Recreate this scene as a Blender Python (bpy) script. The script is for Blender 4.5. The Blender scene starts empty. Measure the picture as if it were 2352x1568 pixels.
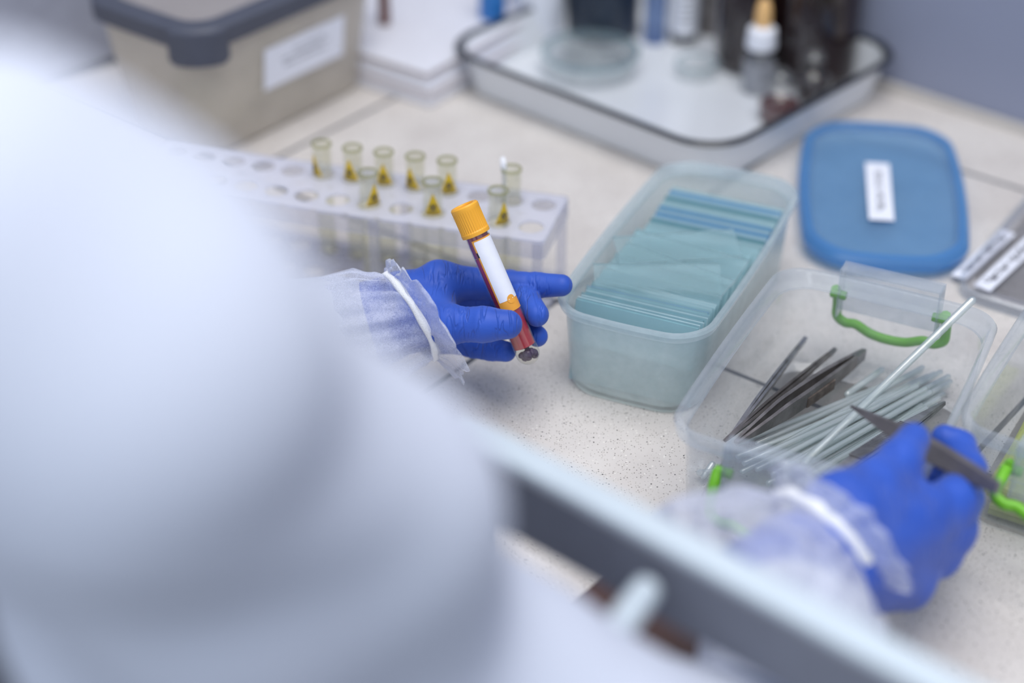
import bpy, bmesh, math, random
import numpy as np
from mathutils import Vector, Matrix

C = bpy.context.scene.collection
SC = bpy.context.scene
PI = math.pi
V = Vector

# ---------------------------------------------------------------- camera
cam_d = bpy.data.cameras.new('camera')
cam = bpy.data.objects.new('camera', cam_d); C.objects.link(cam)
cam.location = (0, 0, 0.59)
cam.rotation_euler = (math.radians(90 - 33.0), 0, 0)
cam_d.sensor_width = 36.0
cam_d.lens = 4000.0 / 2352 * 36.0
cam_d.clip_start = 0.02
cam_d.dof.use_dof = True
cam_d.dof.focus_distance = 0.975
cam_d.dof.aperture_fstop = 2.3
SC.camera = cam

# ---------------------------------------------------------------- world, lights, exposure
w = bpy.data.worlds.new('world'); SC.world = w; w.use_nodes = True
bg = w.node_tree.nodes['Background']
bg.inputs['Color'].default_value = (0.80, 0.88, 1.0, 1)
bg.inputs['Strength'].default_value = 0.56
def area(name, loc, target, sx, sy, energy, col):
    d = bpy.data.lights.new(name, 'AREA'); d.shape = 'RECTANGLE'; d.size = sx; d.size_y = sy
    d.energy = energy; d.color = col
    o = bpy.data.objects.new(name, d); C.objects.link(o); o.location = loc
    o.rotation_euler = (V(target) - V(loc)).to_track_quat('-Z', 'Y').to_euler()
    return o
area('ceiling_light', (0.34, 0.70, 1.9), (0.15, 0.75, 0), 1.8, 1.4, 25, (1.0, 0.965, 0.92))
area('gown_fill_light', (-0.75, -0.90, 1.25), (-0.05, 0.45, 0.20), 1.4, 1.2, 8, (0.88, 0.94, 1.0))  # added fill without a seen source, lifts the gown's darker lower side
SC.view_settings.view_transform = 'Standard'
SC.view_settings.look = 'None'
SC.view_settings.gamma = 1.0
SC.view_settings.use_curve_mapping = False
SC.view_settings.exposure = 0.62
SC.cycles.max_bounces = 12
SC.cycles.transparent_max_bounces = 40
SC.cycles.transmission_bounces = 10
SC.cycles.caustics_reflective = False
SC.cycles.caustics_refractive = False
SC.cycles.use_denoising = True

# ---------------------------------------------------------------- materials
def srgb(r, g, b):
    f = lambda c: (c/255/12.92) if c/255 <= 0.04045 else ((c/255+0.055)/1.055)**2.4
    return (f(r), f(g), f(b), 1)
class NT:
    def __init__(s, name):
        s.m = bpy.data.materials.new(name); s.m.use_nodes = True
        s.t = s.m.node_tree; s.n = s.t.nodes
        s.p = s.n['Principled BSDF']; s.out = s.n['Material Output']
    def new(s, ty, **kw):
        nd = s.n.new(ty)
        for k, v in kw.items():
            if k[0] == '_': setattr(nd, k[1:], v)
            else: nd.inputs[k].default_value = v
        return nd
    def link(s, a, b): s.t.links.new(a, b)
def ramp(nt, src, stops):
    r = nt.n.new('ShaderNodeValToRGB'); e = r.color_ramp.elements
    while len(e) < len(stops): e.new(0.5)
    for el, (p, c) in zip(e, stops): el.position = p; el.color = c if len(c) == 4 else (*c, 1)
    nt.link(src, r.inputs[0]); return r
def noise_col(nt, c1, c2, scale, vec=None, detail=4, lo=0.35, hi=0.65):
    no = nt.new('ShaderNodeTexNoise', Scale=scale, Detail=detail)
    if vec: nt.link(vec, no.inputs['Vector'])
    return ramp(nt, no.outputs[0], [(lo, c1), (hi, c2)])
def solid(name, col, rough=0.5, metal=0.0, var=0.12, scale=60, bump=0.0, bscale=400, coat=0.0):
    nt = NT(name); c2 = tuple(max(0, c*(1-var)) for c in col[:3]) + (1,)
    tc = nt.n.new('ShaderNodeTexCoord')
    r = noise_col(nt, c2, col, scale, tc.outputs['Object'])
    nt.link(r.outputs[0], nt.p.inputs['Base Color'])
    nt.p.inputs['Roughness'].default_value = rough; nt.p.inputs['Metallic'].default_value = metal
    nt.p.inputs['Coat Weight'].default_value = coat
    if bump:
        no = nt.new('ShaderNodeTexNoise', Scale=bscale, Detail=3); nt.link(tc.outputs['Object'], no.inputs['Vector'])
        b = nt.new('ShaderNodeBump', Strength=bump, Distance=0.001); nt.link(no.outputs[0], b.inputs['Height'])
        nt.link(b.outputs[0], nt.p.inputs['Normal'])
    return nt.m
def milky(name, tint, body, fac, rough=0.25, gloss=0.5, scuff=0.06, scale=90):
    """thin translucent plastic: clear film mixed with a milky scattering body, glossy on top"""
    nt = NT(name); nt.n.remove(nt.p)
    tr = nt.new('ShaderNodeBsdfTransparent', Color=tint)
    di = nt.new('ShaderNodeBsdfDiffuse', Color=body)
    tl = nt.new('ShaderNodeBsdfTranslucent', Color=body)
    m1 = nt.new('ShaderNodeMixShader', Fac=0.5); nt.link(di.outputs[0], m1.inputs[1]); nt.link(tl.outputs[0], m1.inputs[2])
    tc = nt.n.new('ShaderNodeTexCoord'); no = nt.new('ShaderNodeTexNoise', Scale=scale, Detail=5)
    nt.link(tc.outputs['Object'], no.inputs['Vector'])
    mr = nt.new('ShaderNodeMapRange'); nt.link(no.outputs[0], mr.inputs[0])
    mr.inputs[1].default_value = 0.3; mr.inputs[2].default_value = 0.7
    mr.inputs[3].default_value = max(0, fac - scuff); mr.inputs[4].default_value = min(1, fac + scuff)
    m2 = nt.new('ShaderNodeMixShader'); nt.link(mr.outputs[0], m2.inputs[0])
    nt.link(tr.outputs[0], m2.inputs[1]); nt.link(m1.outputs[0], m2.inputs[2])
    lw = nt.new('ShaderNodeLayerWeight', Blend=0.5); pw = nt.new('ShaderNodeMath', _operation='POWER'); pw.inputs[1].default_value = 4.0
    nt.link(lw.outputs['Facing'], pw.inputs[0])
    mu = nt.new('ShaderNodeMath', _operation='MULTIPLY_ADD'); mu.inputs[1].default_value = 0.6*gloss; mu.inputs[2].default_value = 0.04*gloss
    nt.link(pw.outputs[0], mu.inputs[0])
    gl = nt.new('ShaderNodeBsdfGlossy', Roughness=rough, Color=(1, 1, 1, 1))
    m3 = nt.new('ShaderNodeMixShader'); nt.link(mu.outputs[0], m3.inputs[0])
    nt.link(m2.outputs[0], m3.inputs[1]); nt.link(gl.outputs[0], m3.inputs[2])
    nt.link(m3.outputs[0], nt.out.inputs[0]); return nt.m
def glass(name, col, rough=0.0, ior=1.47):
    nt = NT(name); nt.n.remove(nt.p)
    g = nt.new('ShaderNodeBsdfGlass', Color=col, Roughness=rough, IOR=ior)
    tc = nt.n.new('ShaderNodeTexCoord')
    r = noise_col(nt, tuple(c*0.94 for c in col[:3]) + (1,), col, 40, tc.outputs['Object'])
    nt.link(r.outputs[0], g.inputs['Color'])
    nt.link(g.outputs[0], nt.out.inputs[0]); return nt.m

M = {}
def rod_mat():
    nt = NT('clear_rod_glass'); nt.n.remove(nt.p)
    lw = nt.new('ShaderNodeLayerWeight', Blend=0.5); pw = nt.new('ShaderNodeMath', _operation='POWER'); pw.inputs[1].default_value = 2.2; nt.link(lw.outputs['Facing'], pw.inputs[0])
    tc = nt.n.new('ShaderNodeTexCoord'); no = nt.new('ShaderNodeTexNoise', Scale=30); nt.link(tc.outputs['Object'], no.inputs['Vector'])
    body = ramp(nt, no.outputs[0], [(0.35, srgb(226, 238, 240)), (0.65, srgb(240, 246, 248))])
    edge = nt.new('ShaderNodeMixRGB'); edge.inputs[1].default_value = (0.98, 0.995, 0.99, 1); edge.inputs[2].default_value = (0.58, 0.74, 0.74, 1); nt.link(pw.outputs[0], edge.inputs[0])
    tr = nt.n.new('ShaderNodeBsdfTransparent'); nt.link(edge.outputs[0], tr.inputs[0])
    di = nt.n.new('ShaderNodeBsdfTranslucent'); nt.link(body.outputs[0], di.inputs[0]); d2 = nt.n.new('ShaderNodeBsdfDiffuse'); nt.link(body.outputs[0], d2.inputs[0])
    md = nt.new('ShaderNodeMixShader', Fac=0.5); nt.link(di.outputs[0], md.inputs[1]); nt.link(d2.outputs[0], md.inputs[2])
    m1 = nt.new('ShaderNodeMixShader', Fac=0.40); nt.link(tr.outputs[0], m1.inputs[1]); nt.link(md.outputs[0], m1.inputs[2])
    gl = nt.new('ShaderNodeBsdfGlossy', Roughness=0.06, Color=(1, 1, 1, 1))
    mu = nt.new('ShaderNodeMath', _operation='MULTIPLY_ADD'); mu.inputs[1].default_value = 0.55; mu.inputs[2].default_value = 0.13; nt.link(pw.outputs[0], mu.inputs[0])
    m2 = nt.n.new('ShaderNodeMixShader'); nt.link(mu.outputs[0], m2.inputs[0]); nt.link(m1.outputs[0], m2.inputs[1]); nt.link(gl.outputs[0], m2.inputs[2])
    nt.link(m2.outputs[0], nt.out.inputs[0]); return nt.m
def glove_mat():
    nt = NT('blue_nitrile'); tc = nt.n.new('ShaderNodeTexCoord')
    r = noise_col(nt, (0.019, 0.074, 0.415, 1), (0.025, 0.093, 0.50, 1), 50, tc.outputs['Object'])
    nt.link(r.outputs[0], nt.p.inputs['Base Color'])
    nt.p.inputs['Roughness'].default_value = 0.52
    nt.p.inputs['Specular IOR Level'].default_value = 0.35
    nt.p.inputs['Sheen Weight'].default_value = 0.12
    mp = nt.new('ShaderNodeMapping', Scale=(1.0, 0.22, 0.22)); mp.inputs['Rotation'].default_value = (0, 0, math.radians(12))
    nt.link(tc.outputs['Object'], mp.inputs['Vector'])
    n1 = nt.new('ShaderNodeTexNoise', Scale=190, Detail=2, Distortion=0.5); nt.link(mp.outputs[0], n1.inputs['Vector'])
    n2 = nt.new('ShaderNodeTexNoise', Scale=1500, Detail=2); nt.link(tc.outputs['Object'], n2.inputs['Vector'])
    n3 = nt.new('ShaderNodeTexNoise', Scale=55, Detail=1); nt.link(tc.outputs['Object'], n3.inputs['Vector'])
    k = ramp(nt, n3.outputs[0], [(0.42, (0, 0, 0)), (0.62, (1, 1, 1))])
    sh = ramp(nt, n1.outputs[0], [(0.44, (1, 1, 1)), (0.50, (0, 0, 0)), (0.56, (1, 1, 1))])
    mx = nt.new('ShaderNodeMixRGB'); mx.inputs[1].default_value = (1, 1, 1, 1)
    nt.link(k.outputs[0], mx.inputs[0]); nt.link(sh.outputs[0], mx.inputs[2])
    b1 = nt.new('ShaderNodeBump', Strength=0.55, Distance=0.0012); nt.link(mx.outputs[0], b1.inputs['Height'])
    b2 = nt.new('ShaderNodeBump', Strength=0.10, Distance=0.0003); nt.link(n2.outputs[0], b2.inputs['Height']); nt.link(b1.outputs[0], b2.inputs['Normal'])
    nt.link(b2.outputs[0], nt.p.inputs['Normal']); return nt.m
M['glove'] = glove_mat()

def counter_mat():
    nt = NT('speckled_stone_tile'); tc = nt.n.new('ShaderNodeTexCoord'); o = tc.outputs['Object']
    base = noise_col(nt, srgb(200, 194, 190), srgb(212, 207, 203), 18, o, 5)
    def specks(scale, thr, dens, seed):
        mp = nt.new('ShaderNodeMapping', Location=(seed, seed*0.7, seed*1.3)); nt.link(o, mp.inputs[0])
        v = nt.new('ShaderNodeTexVoronoi', Scale=scale); nt.link(mp.outputs[0], v.inputs['Vector'])
        lt = nt.new('ShaderNodeMath', _operation='LESS_THAN'); lt.inputs[1].default_value = thr; nt.link(v.outputs['Distance'], lt.inputs[0])
        sp = nt.n.new('ShaderNodeSeparateColor'); nt.link(v.outputs['Color'], sp.inputs[0])
        g = nt.new('ShaderNodeMath', _operation='LESS_THAN'); g.inputs[1].default_value = dens; nt.link(sp.outputs[0], g.inputs[0])
        m = nt.new('ShaderNodeMath', _operation='MULTIPLY'); nt.link(lt.outputs[0], m.inputs[0]); nt.link(g.outputs[0], m.inputs[1])
        return m.outputs[0]
    col = base.outputs[0]
    for scale, thr, dens, seed, c in ((520, 0.20, 0.5, 0.3, (0.18, 0.16, 0.15, 1)), (300, 0.15, 0.22, 1.7, (0.06, 0.055, 0.055, 1)), (420, 0.26, 0.2, 2.9, (0.72, 0.69, 0.65, 1)), (750, 0.26, 0.45, 4.1, (0.38, 0.35, 0.32, 1))):
        mx = nt.new('ShaderNodeMixRGB'); mx.inputs[2].default_value = c
        nt.link(specks(scale, thr, dens, seed), mx.inputs[0]); nt.link(col, mx.inputs[1]); col = mx.outputs[0]
    # joints between the tiles
    mp = nt.new('ShaderNodeMapping'); mp.vector_type = 'POINT'; mp.inputs['Rotation'].default_value = (0, 0, math.radians(-52))
    nt.link(o, mp.inputs[0]); sx = nt.n.new('ShaderNodeSeparateXYZ'); nt.link(mp.outputs[0], sx.inputs[0])
    def joint(sock, at, period):
        a = nt.new('ShaderNodeMath', _operation='SUBTRACT'); a.inputs[1].default_value = at; nt.link(sock, a.inputs[0])
        b = nt.new('ShaderNodeMath', _operation='PINGPONG'); b.inputs[1].default_value = period/2; nt.link(a.outputs[0], b.inputs[0])
        c = nt.new('ShaderNodeMath', _operation='LESS_THAN'); c.inputs[1].default_value = 0.0018; nt.link(b.outputs[0], c.inputs[0])
        return c.outputs[0]
    ja = joint(sx.outputs[1], 0.566, 0.285); jb = joint(sx.outputs[0], 0.7715, 0.328)
    mxx = nt.new('ShaderNodeMath', _operation='MAXIMUM'); nt.link(ja, mxx.inputs[0]); nt.link(jb, mxx.inputs[1])
    mj = nt.new('ShaderNodeMixRGB'); mj.inputs[2].default_value = srgb(74, 77, 86); nt.link(mxx.outputs[0], mj.inputs[0]); nt.link(col, mj.inputs[1])
    nt.link(mj.outputs[0], nt.p.inputs['Base Color']); nt.p.inputs['Roughness'].default_value = 0.56
    return nt.m
M['counter'] = counter_mat()
M['wall'] = solid('painted_wall', srgb(140, 146, 168), 0.7, var=0.05, scale=6, bump=0.05)
M['floor'] = solid('dark_floor', srgb(70, 66, 68), 0.6, var=0.2, scale=8)
M['strip'] = solid('pale_sealant', srgb(190, 186, 182), 0.5, var=0.05)
M['gown'] = solid('nonwoven_gown', srgb(187, 193, 209), 0.85, var=0.03, scale=20, bump=0.25, bscale=700)
M['elastic'] = solid('white_elastic', srgb(238, 240, 246), 0.9, var=0.05, bump=0.5, bscale=1500)
def cuff_mat(name, fac_lo, fac_hi):
    nt = NT(name); nt.n.remove(nt.p); tc = nt.n.new('ShaderNodeTexCoord'); o = tc.outputs['Object']
    n1 = nt.new('ShaderNodeTexNoise', Scale=1100, Detail=3, Distortion=1.2); nt.link(o, n1.inputs['Vector'])
    n2 = nt.new('ShaderNodeTexNoise', Scale=60, Detail=3); nt.link(o, n2.inputs['Vector'])
    ad = nt.new('ShaderNodeMath', _operation='ADD'); nt.link(n1.outputs[0], ad.inputs[0]); nt.link(n2.outputs[0], ad.inputs[1])
    r = ramp(nt, ad.outputs[0], [(0.0, (fac_lo,)*3), (1.0, (fac_hi,)*3)])
    mr = nt.new('ShaderNodeMapRange'); nt.link(ad.outputs[0], mr.inputs[0])
    mr.inputs[1].default_value = 0.78; mr.inputs[2].default_value = 1.22; nt.link(mr.outputs[0], r.inputs[0])
    tr = nt.new('ShaderNodeBsdfTransparent'); di = nt.new('ShaderNodeBsdfDiffuse', Color=srgb(228, 232, 245)); tl = nt.new('ShaderNodeBsdfTranslucent', Color=srgb(228, 232, 245))
    m1 = nt.new('ShaderNodeMixShader', Fac=0.35); nt.link(di.outputs[0], m1.inputs[1]); nt.link(tl.outputs[0], m1.inputs[2])
    lw = nt.new('ShaderNodeLayerWeight', Blend=0.35)
    mx = nt.new('ShaderNodeMath', _operation='MAXIMUM'); nt.link(r.outputs[0], mx.inputs[0])
    pw = nt.new('ShaderNodeMath', _operation='MULTIPLY'); pw.inputs[1].default_value = 0.9; nt.link(lw.outputs['Facing'], pw.inputs[0]); nt.link(pw.outputs[0], mx.inputs[1])
    m2 = nt.new('ShaderNodeMixShader'); nt.link(mx.outputs[0], m2.inputs[0]); nt.link(tr.outputs[0], m2.inputs[1]); nt.link(m1.outputs[0], m2.inputs[2])
    nt.link(m2.outputs[0], nt.out.inputs[0]); return nt.m
M['cuff'] = cuff_mat('sheer_nonwoven_cuff', 0.30, 0.72)
M['frost'] = milky('frosted_polypropylene', (0.93, 0.97, 0.97, 1), srgb(242, 249, 249), 0.46, 0.3, 0.6)
M['frost_rim'] = milky('frosted_polypropylene_rim', (0.93, 0.97, 0.97, 1), srgb(222, 234, 240), 0.42, 0.25, 0.9)
M['clear_pp'] = milky('clear_polypropylene', (0.97, 0.98, 0.99, 1), srgb(225, 230, 240), 0.085, 0.15, 0.8, 0.03)
M['clear_rim'] = milky('clear_polypropylene_rim', (0.96, 0.98, 0.99, 1), srgb(226, 232, 242), 0.22, 0.15, 1.0, 0.05)
M['clear_lid'] = milky('clear_lid_plastic', (0.97, 0.97, 0.98, 1), srgb(206, 210, 220), 0.16, 0.2, 0.8, 0.04)
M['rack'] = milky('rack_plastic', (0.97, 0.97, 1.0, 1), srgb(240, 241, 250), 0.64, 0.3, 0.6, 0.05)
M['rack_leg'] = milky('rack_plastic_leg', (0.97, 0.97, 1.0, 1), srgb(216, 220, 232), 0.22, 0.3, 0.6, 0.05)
M['blue_lid'] = milky('blue_translucent_lid', (0.68, 0.85, 0.97, 1), srgb(158, 196, 228), 0.46, 0.3, 0.7, 0.06, 30)
M['blue_lid_rim'] = milky('blue_translucent_lid_rim', (0.48, 0.74, 0.95, 1), srgb(116, 178, 230), 0.58, 0.3, 0.8, 0.05, 30)
M['green'] = solid('green_plastic', srgb(112, 186, 40), 0.4, var=0.06)
M['slide'] = milky('slide_glass', (0.95, 0.985, 0.985, 1), srgb(196, 228, 236), 0.44, 0.05, 1.0, 0.03, 30)
M['slide_clear'] = milky('slide_glass_clear', (0.96, 0.99, 0.99, 1), srgb(200, 228, 232), 0.20, 0.05, 1.2, 0.03, 30)
M['slide_blue'] = milky('slide_glass_blue', (0.90, 0.96, 0.99, 1), srgb(110, 172, 214), 0.55, 0.05, 1.0, 0.03, 30)
M['slide_deep'] = milky('slide_glass_deep', (0.90, 0.96, 0.97, 1), srgb(104, 164, 176), 0.55, 0.05, 1.0, 0.03, 30)
M['edge_teal'] = solid('slide_edge_teal', srgb(146, 196, 204), 0.25, var=0.2, scale=120)
M['edge_pale'] = solid('slide_edge_pale', srgb(214, 236, 242), 0.25, var=0.15, scale=120)
M['edge_deep'] = solid('slide_edge_deep_teal', srgb(82, 146, 158), 0.25, var=0.3, scale=120)
M['edge_blue'] = solid('slide_edge_blue', srgb(52, 126, 194), 0.25, var=0.3, scale=120)
M['rod'] = rod_mat()
M['tube_glass'] = milky('thin_tube_glass', (0.985, 0.985, 0.95, 1), srgb(190, 190, 150), 0.05, 0.05, 1.3, 0.02)
M['tube_rim'] = milky('tube_rim_glass', (0.92, 0.92, 0.80, 1), srgb(196, 194, 156), 0.32, 0.08, 1.2, 0.05)
M['dish_glass'] = milky('dish_glass', (0.985, 0.99, 0.99, 1), srgb(216, 224, 228), 0.03, 0.05, 1.4, 0.03)
M['dish_rim'] = milky('dish_glass_rim', (0.86, 0.93, 0.93, 1), srgb(170, 192, 200), 0.45, 0.05, 1.4, 0.05)
M['steel'] = solid('worn_steel', srgb(176, 174, 176), 0.38, 0.85, 0.35, 140, 0.1, 600)
M['steel_dark'] = solid('tarnished_steel', srgb(150, 144, 142), 0.42, 0.8, 0.4, 90, 0.1, 600)
M['bronze'] = solid('tarnished_dark_steel', srgb(138, 133, 132), 0.42, 0.75, 0.25, 60)
M['rust'] = solid('brown_tarnish', srgb(118, 106, 98), 0.6, 0.4, 0.5, 200)
M['enamel'] = solid('white_enamel', srgb(222, 226, 232), 0.22, var=0.03, scale=10, coat=0.4)
M['enamel_rim'] = solid('black_enamel_rim', srgb(38, 42, 50), 0.3, var=0.15)
M['white_plastic'] = solid('white_plastic', srgb(228, 231, 240), 0.4, var=0.03)
M['paper'] = solid('white_paper_label', srgb(232, 235, 246), 0.6, var=0.03, scale=200)
M['ink'] = solid('grey_black_ink', srgb(64, 64, 74), 0.6, var=0.2, scale=500)
M['ink_pale'] = solid('pale_grey_ink', srgb(140, 142, 150), 0.6, var=0.1, scale=500)
M['black'] = solid('black_plastic', srgb(34, 38, 46), 0.35, var=0.2)
M['dark_teal'] = solid('dark_blue_plastic', srgb(36, 48, 66), 0.35, var=0.3, scale=30)
M['grey_lid'] = solid('slate_grey_lid_plastic', srgb(74, 78, 92), 0.45, var=0.08)
M['tub'] = milky('hazy_tub_plastic', (0.93, 0.92, 0.89, 1), srgb(240, 234, 226), 0.58, 0.25, 0.6, 0.08, 25)
M['tub_lid'] = milky('hazy_tub_lid_plastic', (0.95, 0.94, 0.93, 1), srgb(206, 202, 204), 0.6, 0.25, 0.6, 0.05, 25)
M['yellow'] = solid('yellow_label', srgb(226, 190, 34), 0.5, var=0.1, scale=300)
M['cap'] = solid('amber_yellow_cap', srgb(240, 172, 48), 0.42, var=0.05, scale=40)
M['orange'] = solid('orange_label_border', srgb(236, 164, 58), 0.5, var=0.05)
M['blood'] = solid('red_serum', srgb(176, 30, 52), 0.12, var=0.25, scale=40, coat=1.0)
M['serum'] = solid('dark_red_serum_upper', srgb(150, 60, 86), 0.12, var=0.35, scale=90, coat=1.0)
M['clot'] = solid('dark_clot', srgb(72, 54, 92), 0.3, var=0.3, scale=200)
M['amber'] = solid('brown_black_glass', srgb(40, 24, 24), 0.1, var=0.5, scale=14, coat=0.6)
M['tan'] = solid('tan_rubber', srgb(224, 180, 120), 0.55, var=0.1)
M['brownred'] = solid('brown_red_liquid', srgb(82, 32, 28), 0.15, var=0.3, scale=60, coat=0.6)
M['brown'] = solid('brown_wood', srgb(112, 62, 44), 0.5, var=0.2, scale=60)
M['blue'] = solid('blue_plastic', srgb(44, 122, 198), 0.4, var=0.1)
M['pale_blue'] = milky('pale_blue_plastic', (0.7, 0.8, 0.95, 1), srgb(140, 164, 208), 0.55, 0.2, 0.6)
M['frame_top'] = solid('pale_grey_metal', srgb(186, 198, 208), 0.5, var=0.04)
M['frame_face'] = solid('rail_shade_and_panel_grey', srgb(106, 109, 120), 0.5, var=0.08)  # rail side's shade put into the grey; also used for the case panel
M['cabinet'] = solid('dark_cabinet', srgb(74, 74, 82), 0.6, var=0.1)
M['board'] = solid('dark_brown_board', srgb(74, 46, 40), 0.5, var=0.25, scale=20)
M['grey_case'] = solid('blue_grey_case', srgb(158, 162, 178), 0.5, var=0.1)
M['carton'] = solid('white_carton', srgb(222, 223, 232), 0.6, var=0.03)
M['kraft'] = solid('pinkish_carton_edge', srgb(190, 168, 160), 0.7, var=0.08)
M['pouch'] = solid('pale_green_white_cloth', srgb(222, 224, 206), 0.8, var=0.12, scale=30, bump=0.3, bscale=80)
M['pad_yellow'] = milky('pale_yellow_sheet', (0.95, 0.97, 0.80, 1), srgb(214, 222, 160), 0.5, 0.3, 0.5)
M['cotton'] = solid('white_cotton', srgb(240, 242, 248), 0.9, var=0.03)

# ---------------------------------------------------------------- object helpers
def link(name, me, m, parent=None, smooth=False):
    o = bpy.data.objects.new(name, me); C.objects.link(o)
    for mm in (m if isinstance(m, (list, tuple)) else [m]): me.materials.append(mm)
    if smooth:
        me.polygons.foreach_set('use_smooth', [True]*len(me.polygons))
    if parent is not None:
        o.parent = parent
        o.matrix_parent_inverse = parent.matrix_basis.inverted()
    return o
def obj(name, bm, m, parent=None, smooth=False, sharp=None):
    bmesh.ops.recalc_face_normals(bm, faces=bm.faces)
    if sharp is not None:
        a = math.radians(sharp)
        for e in bm.edges:
            if len(e.link_faces) == 2 and e.calc_face_angle(0) > a: e.smooth = False
    me = bpy.data.meshes.new(name); bm.to_mesh(me); bm.free()
    return link(name, me, m, parent, smooth)
def tag(o, label, cat, group=None, kind=None):
    if label: o['label'] = label
    if cat: o['category'] = cat
    if group: o['group'] = group
    if kind: o['kind'] = kind
    return o
def thing(name, label, cat, loc=(0, 0, 0), rotz=0, group=None):
    o = bpy.data.objects.new(name, None); C.objects.link(o)
    o.location = loc; o.rotation_euler = (0, 0, rotz); o.empty_display_size = 0.02
    bpy_m = Matrix.Translation(loc) @ Matrix.Rotation(rotz, 4, 'Z'); o.matrix_basis = bpy_m
    return tag(o, label, cat, group)
def child(name, bm, m, parent, smooth=False, sharp=None):
    """part given in its thing's local space"""
    o = obj(name, bm, m, None, smooth, sharp); o.parent = parent; return o
def dup(root, loc, rot=None, label=None, group=None):
    r = root.copy(); C.objects.link(r); r.location = loc
    if rot is not None: r.rotation_euler = rot
    if label: r['label'] = label
    if group: r['group'] = group
    for ch in list(root.children):
        c = ch.copy(); C.objects.link(c); c.parent = r
        for g in list(ch.children):
            d = g.copy(); C.objects.link(d); d.parent = c
    return r
def loft(bm, rings, cap0=True, cap1=True, closed=True):
    vs = [[bm.verts.new(p) for p in r] for r in rings]
    n = len(vs[0])
    for a, b in zip(vs, vs[1:]):
        for i in range(n if closed else n-1):
            j = (i+1) % n
            bm.faces.new((a[i], a[j], b[j], b[i]))
    if cap0: bm.faces.new(vs[0][::-1])
    if cap1: bm.faces.new(vs[-1])
    return vs
def lathe(bm, prof, n=32, mat=Matrix.Identity(4), cap0=True, cap1=True):
    rings = [[mat @ V((r*math.cos(2*PI*i/n), r*math.sin(2*PI*i/n), z)) for i in range(n)] for r, z in prof]
    return loft(bm, rings, cap0, cap1)
def axis_mat(p, q):
    """matrix taking local +Z from p towards q"""
    p, q = V(p), V(q); z = (q-p).normalized()
    x = z.orthogonal().normalized(); y = z.cross(x)
    return Matrix(((x.x, y.x, z.x, p.x), (x.y, y.y, z.y, p.y), (x.z, y.z, z.z, p.z), (0, 0, 0, 1)))
def box(bm, hx, hy, z0, z1, mat=Matrix.Identity(4), bev=0.0):
    vs = [bm.verts.new(mat @ V((x, y, z))) for z in (z0, z1) for x, y in ((-hx, -hy), (hx, -hy), (hx, hy), (-hx, hy))]
    fs = [bm.faces.new([vs[i] for i in f]) for f in ((3, 2, 1, 0), (4, 5, 6, 7), (0, 1, 5, 4), (1, 2, 6, 5), (2, 3, 7, 6), (3, 0, 4, 7))]
    if bev:
        es = set(e for f in fs for e in f.edges)
        bmesh.ops.bevel(bm, geom=list(es), offset=bev, segments=2, affect='EDGES', profile=0.5)
def rr(hx, hy, r, bow=0.0, n=7, m=8):
    """rounded rectangle outline with gently bowed sides"""
    pts = []
    cs = [(hx-r, -hy+r, -PI/2), (hx-r, hy-r, 0), (-hx+r, hy-r, PI/2), (-hx+r, -hy+r, PI)]
    for k, (cx, cy, a0) in enumerate(cs):
        for i in range(n+1):
            a = a0 + PI/2*i/n; pts.append((cx + r*math.cos(a), cy + r*math.sin(a)))
        nx, ny, a1 = cs[(k+1) % 4]
        x0, y0 = pts[-1]; x1, y1 = nx + r*math.cos(a1), ny + r*math.sin(a1)
        for i in range(1, m):
            t = i/m; pts.append((x0+(x1-x0)*t, y0+(y1-y0)*t))
    if bow:
        out = []
        for x, y in pts:
            fx = 1 - (y/hy)**2; fy = 1 - (x/hx)**2
            sx = bow*fx*(abs(x)/hx)**6*(1 if x > 0 else -1); sy = bow*fy*(abs(y)/hy)**6*(1 if y > 0 else -1)
            out.append((x+sx, y+sy))
        pts = out
    return pts
def ring(hx, hy, r, z, bow=0, mat=Matrix.Identity(4)):
    return [mat @ V((x, y, z)) for x, y in rr(hx, hy, r, bow)]
def tube_path(bm, pts, rad, n=10, cap=True, flat=1.0, up=(0, 0, 1)):
    pts = [V(p) for p in pts]; rings = []
    if not isinstance(rad, (list, tuple)): rad = [rad]*len(pts)
    for i, p in enumerate(pts):
        t = (pts[min(i+1, len(pts)-1)] - pts[max(i-1, 0)]).normalized()
        u = V(up); u = (u - t*u.dot(t))
        if u.length < 1e-5: u = t.orthogonal()
        u.normalize(); s = t.cross(u)
        rings.append([p + rad[i]*(s*math.cos(2*PI*k/n) + u*flat*math.sin(2*PI*k/n)) for k in range(n)])
    loft(bm, rings, cap, cap)
def catmull(pts, k=6):
    pts = [V(p) for p in pts]; out = []
    P = [pts[0]] + pts + [pts[-1]]
    for i in range(1, len(P)-2):
        for j in range(k):
            t = j/k; a, b, c, d = P[i-1], P[i], P[i+1], P[i+2]
            out.append(0.5*((2*b) + (c-a)*t + (2*a-5*b+4*c-d)*t*t + (3*b-a-3*c+d)*t**3))
    out.append(pts[-1]); return out
def prism(bm, poly, z0, z1, mat=Matrix.Identity(4)):
    a = [bm.verts.new(mat @ V((x, y, z0))) for x, y in poly]; b = [bm.verts.new(mat @ V((x, y, z1))) for x, y in poly]
    n = len(poly)
    for i in range(n):
        j = (i+1) % n; bm.faces.new((a[i], a[j], b[j], b[i]))
    bm.faces.new(a[::-1]); bm.faces.new(b)
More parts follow.
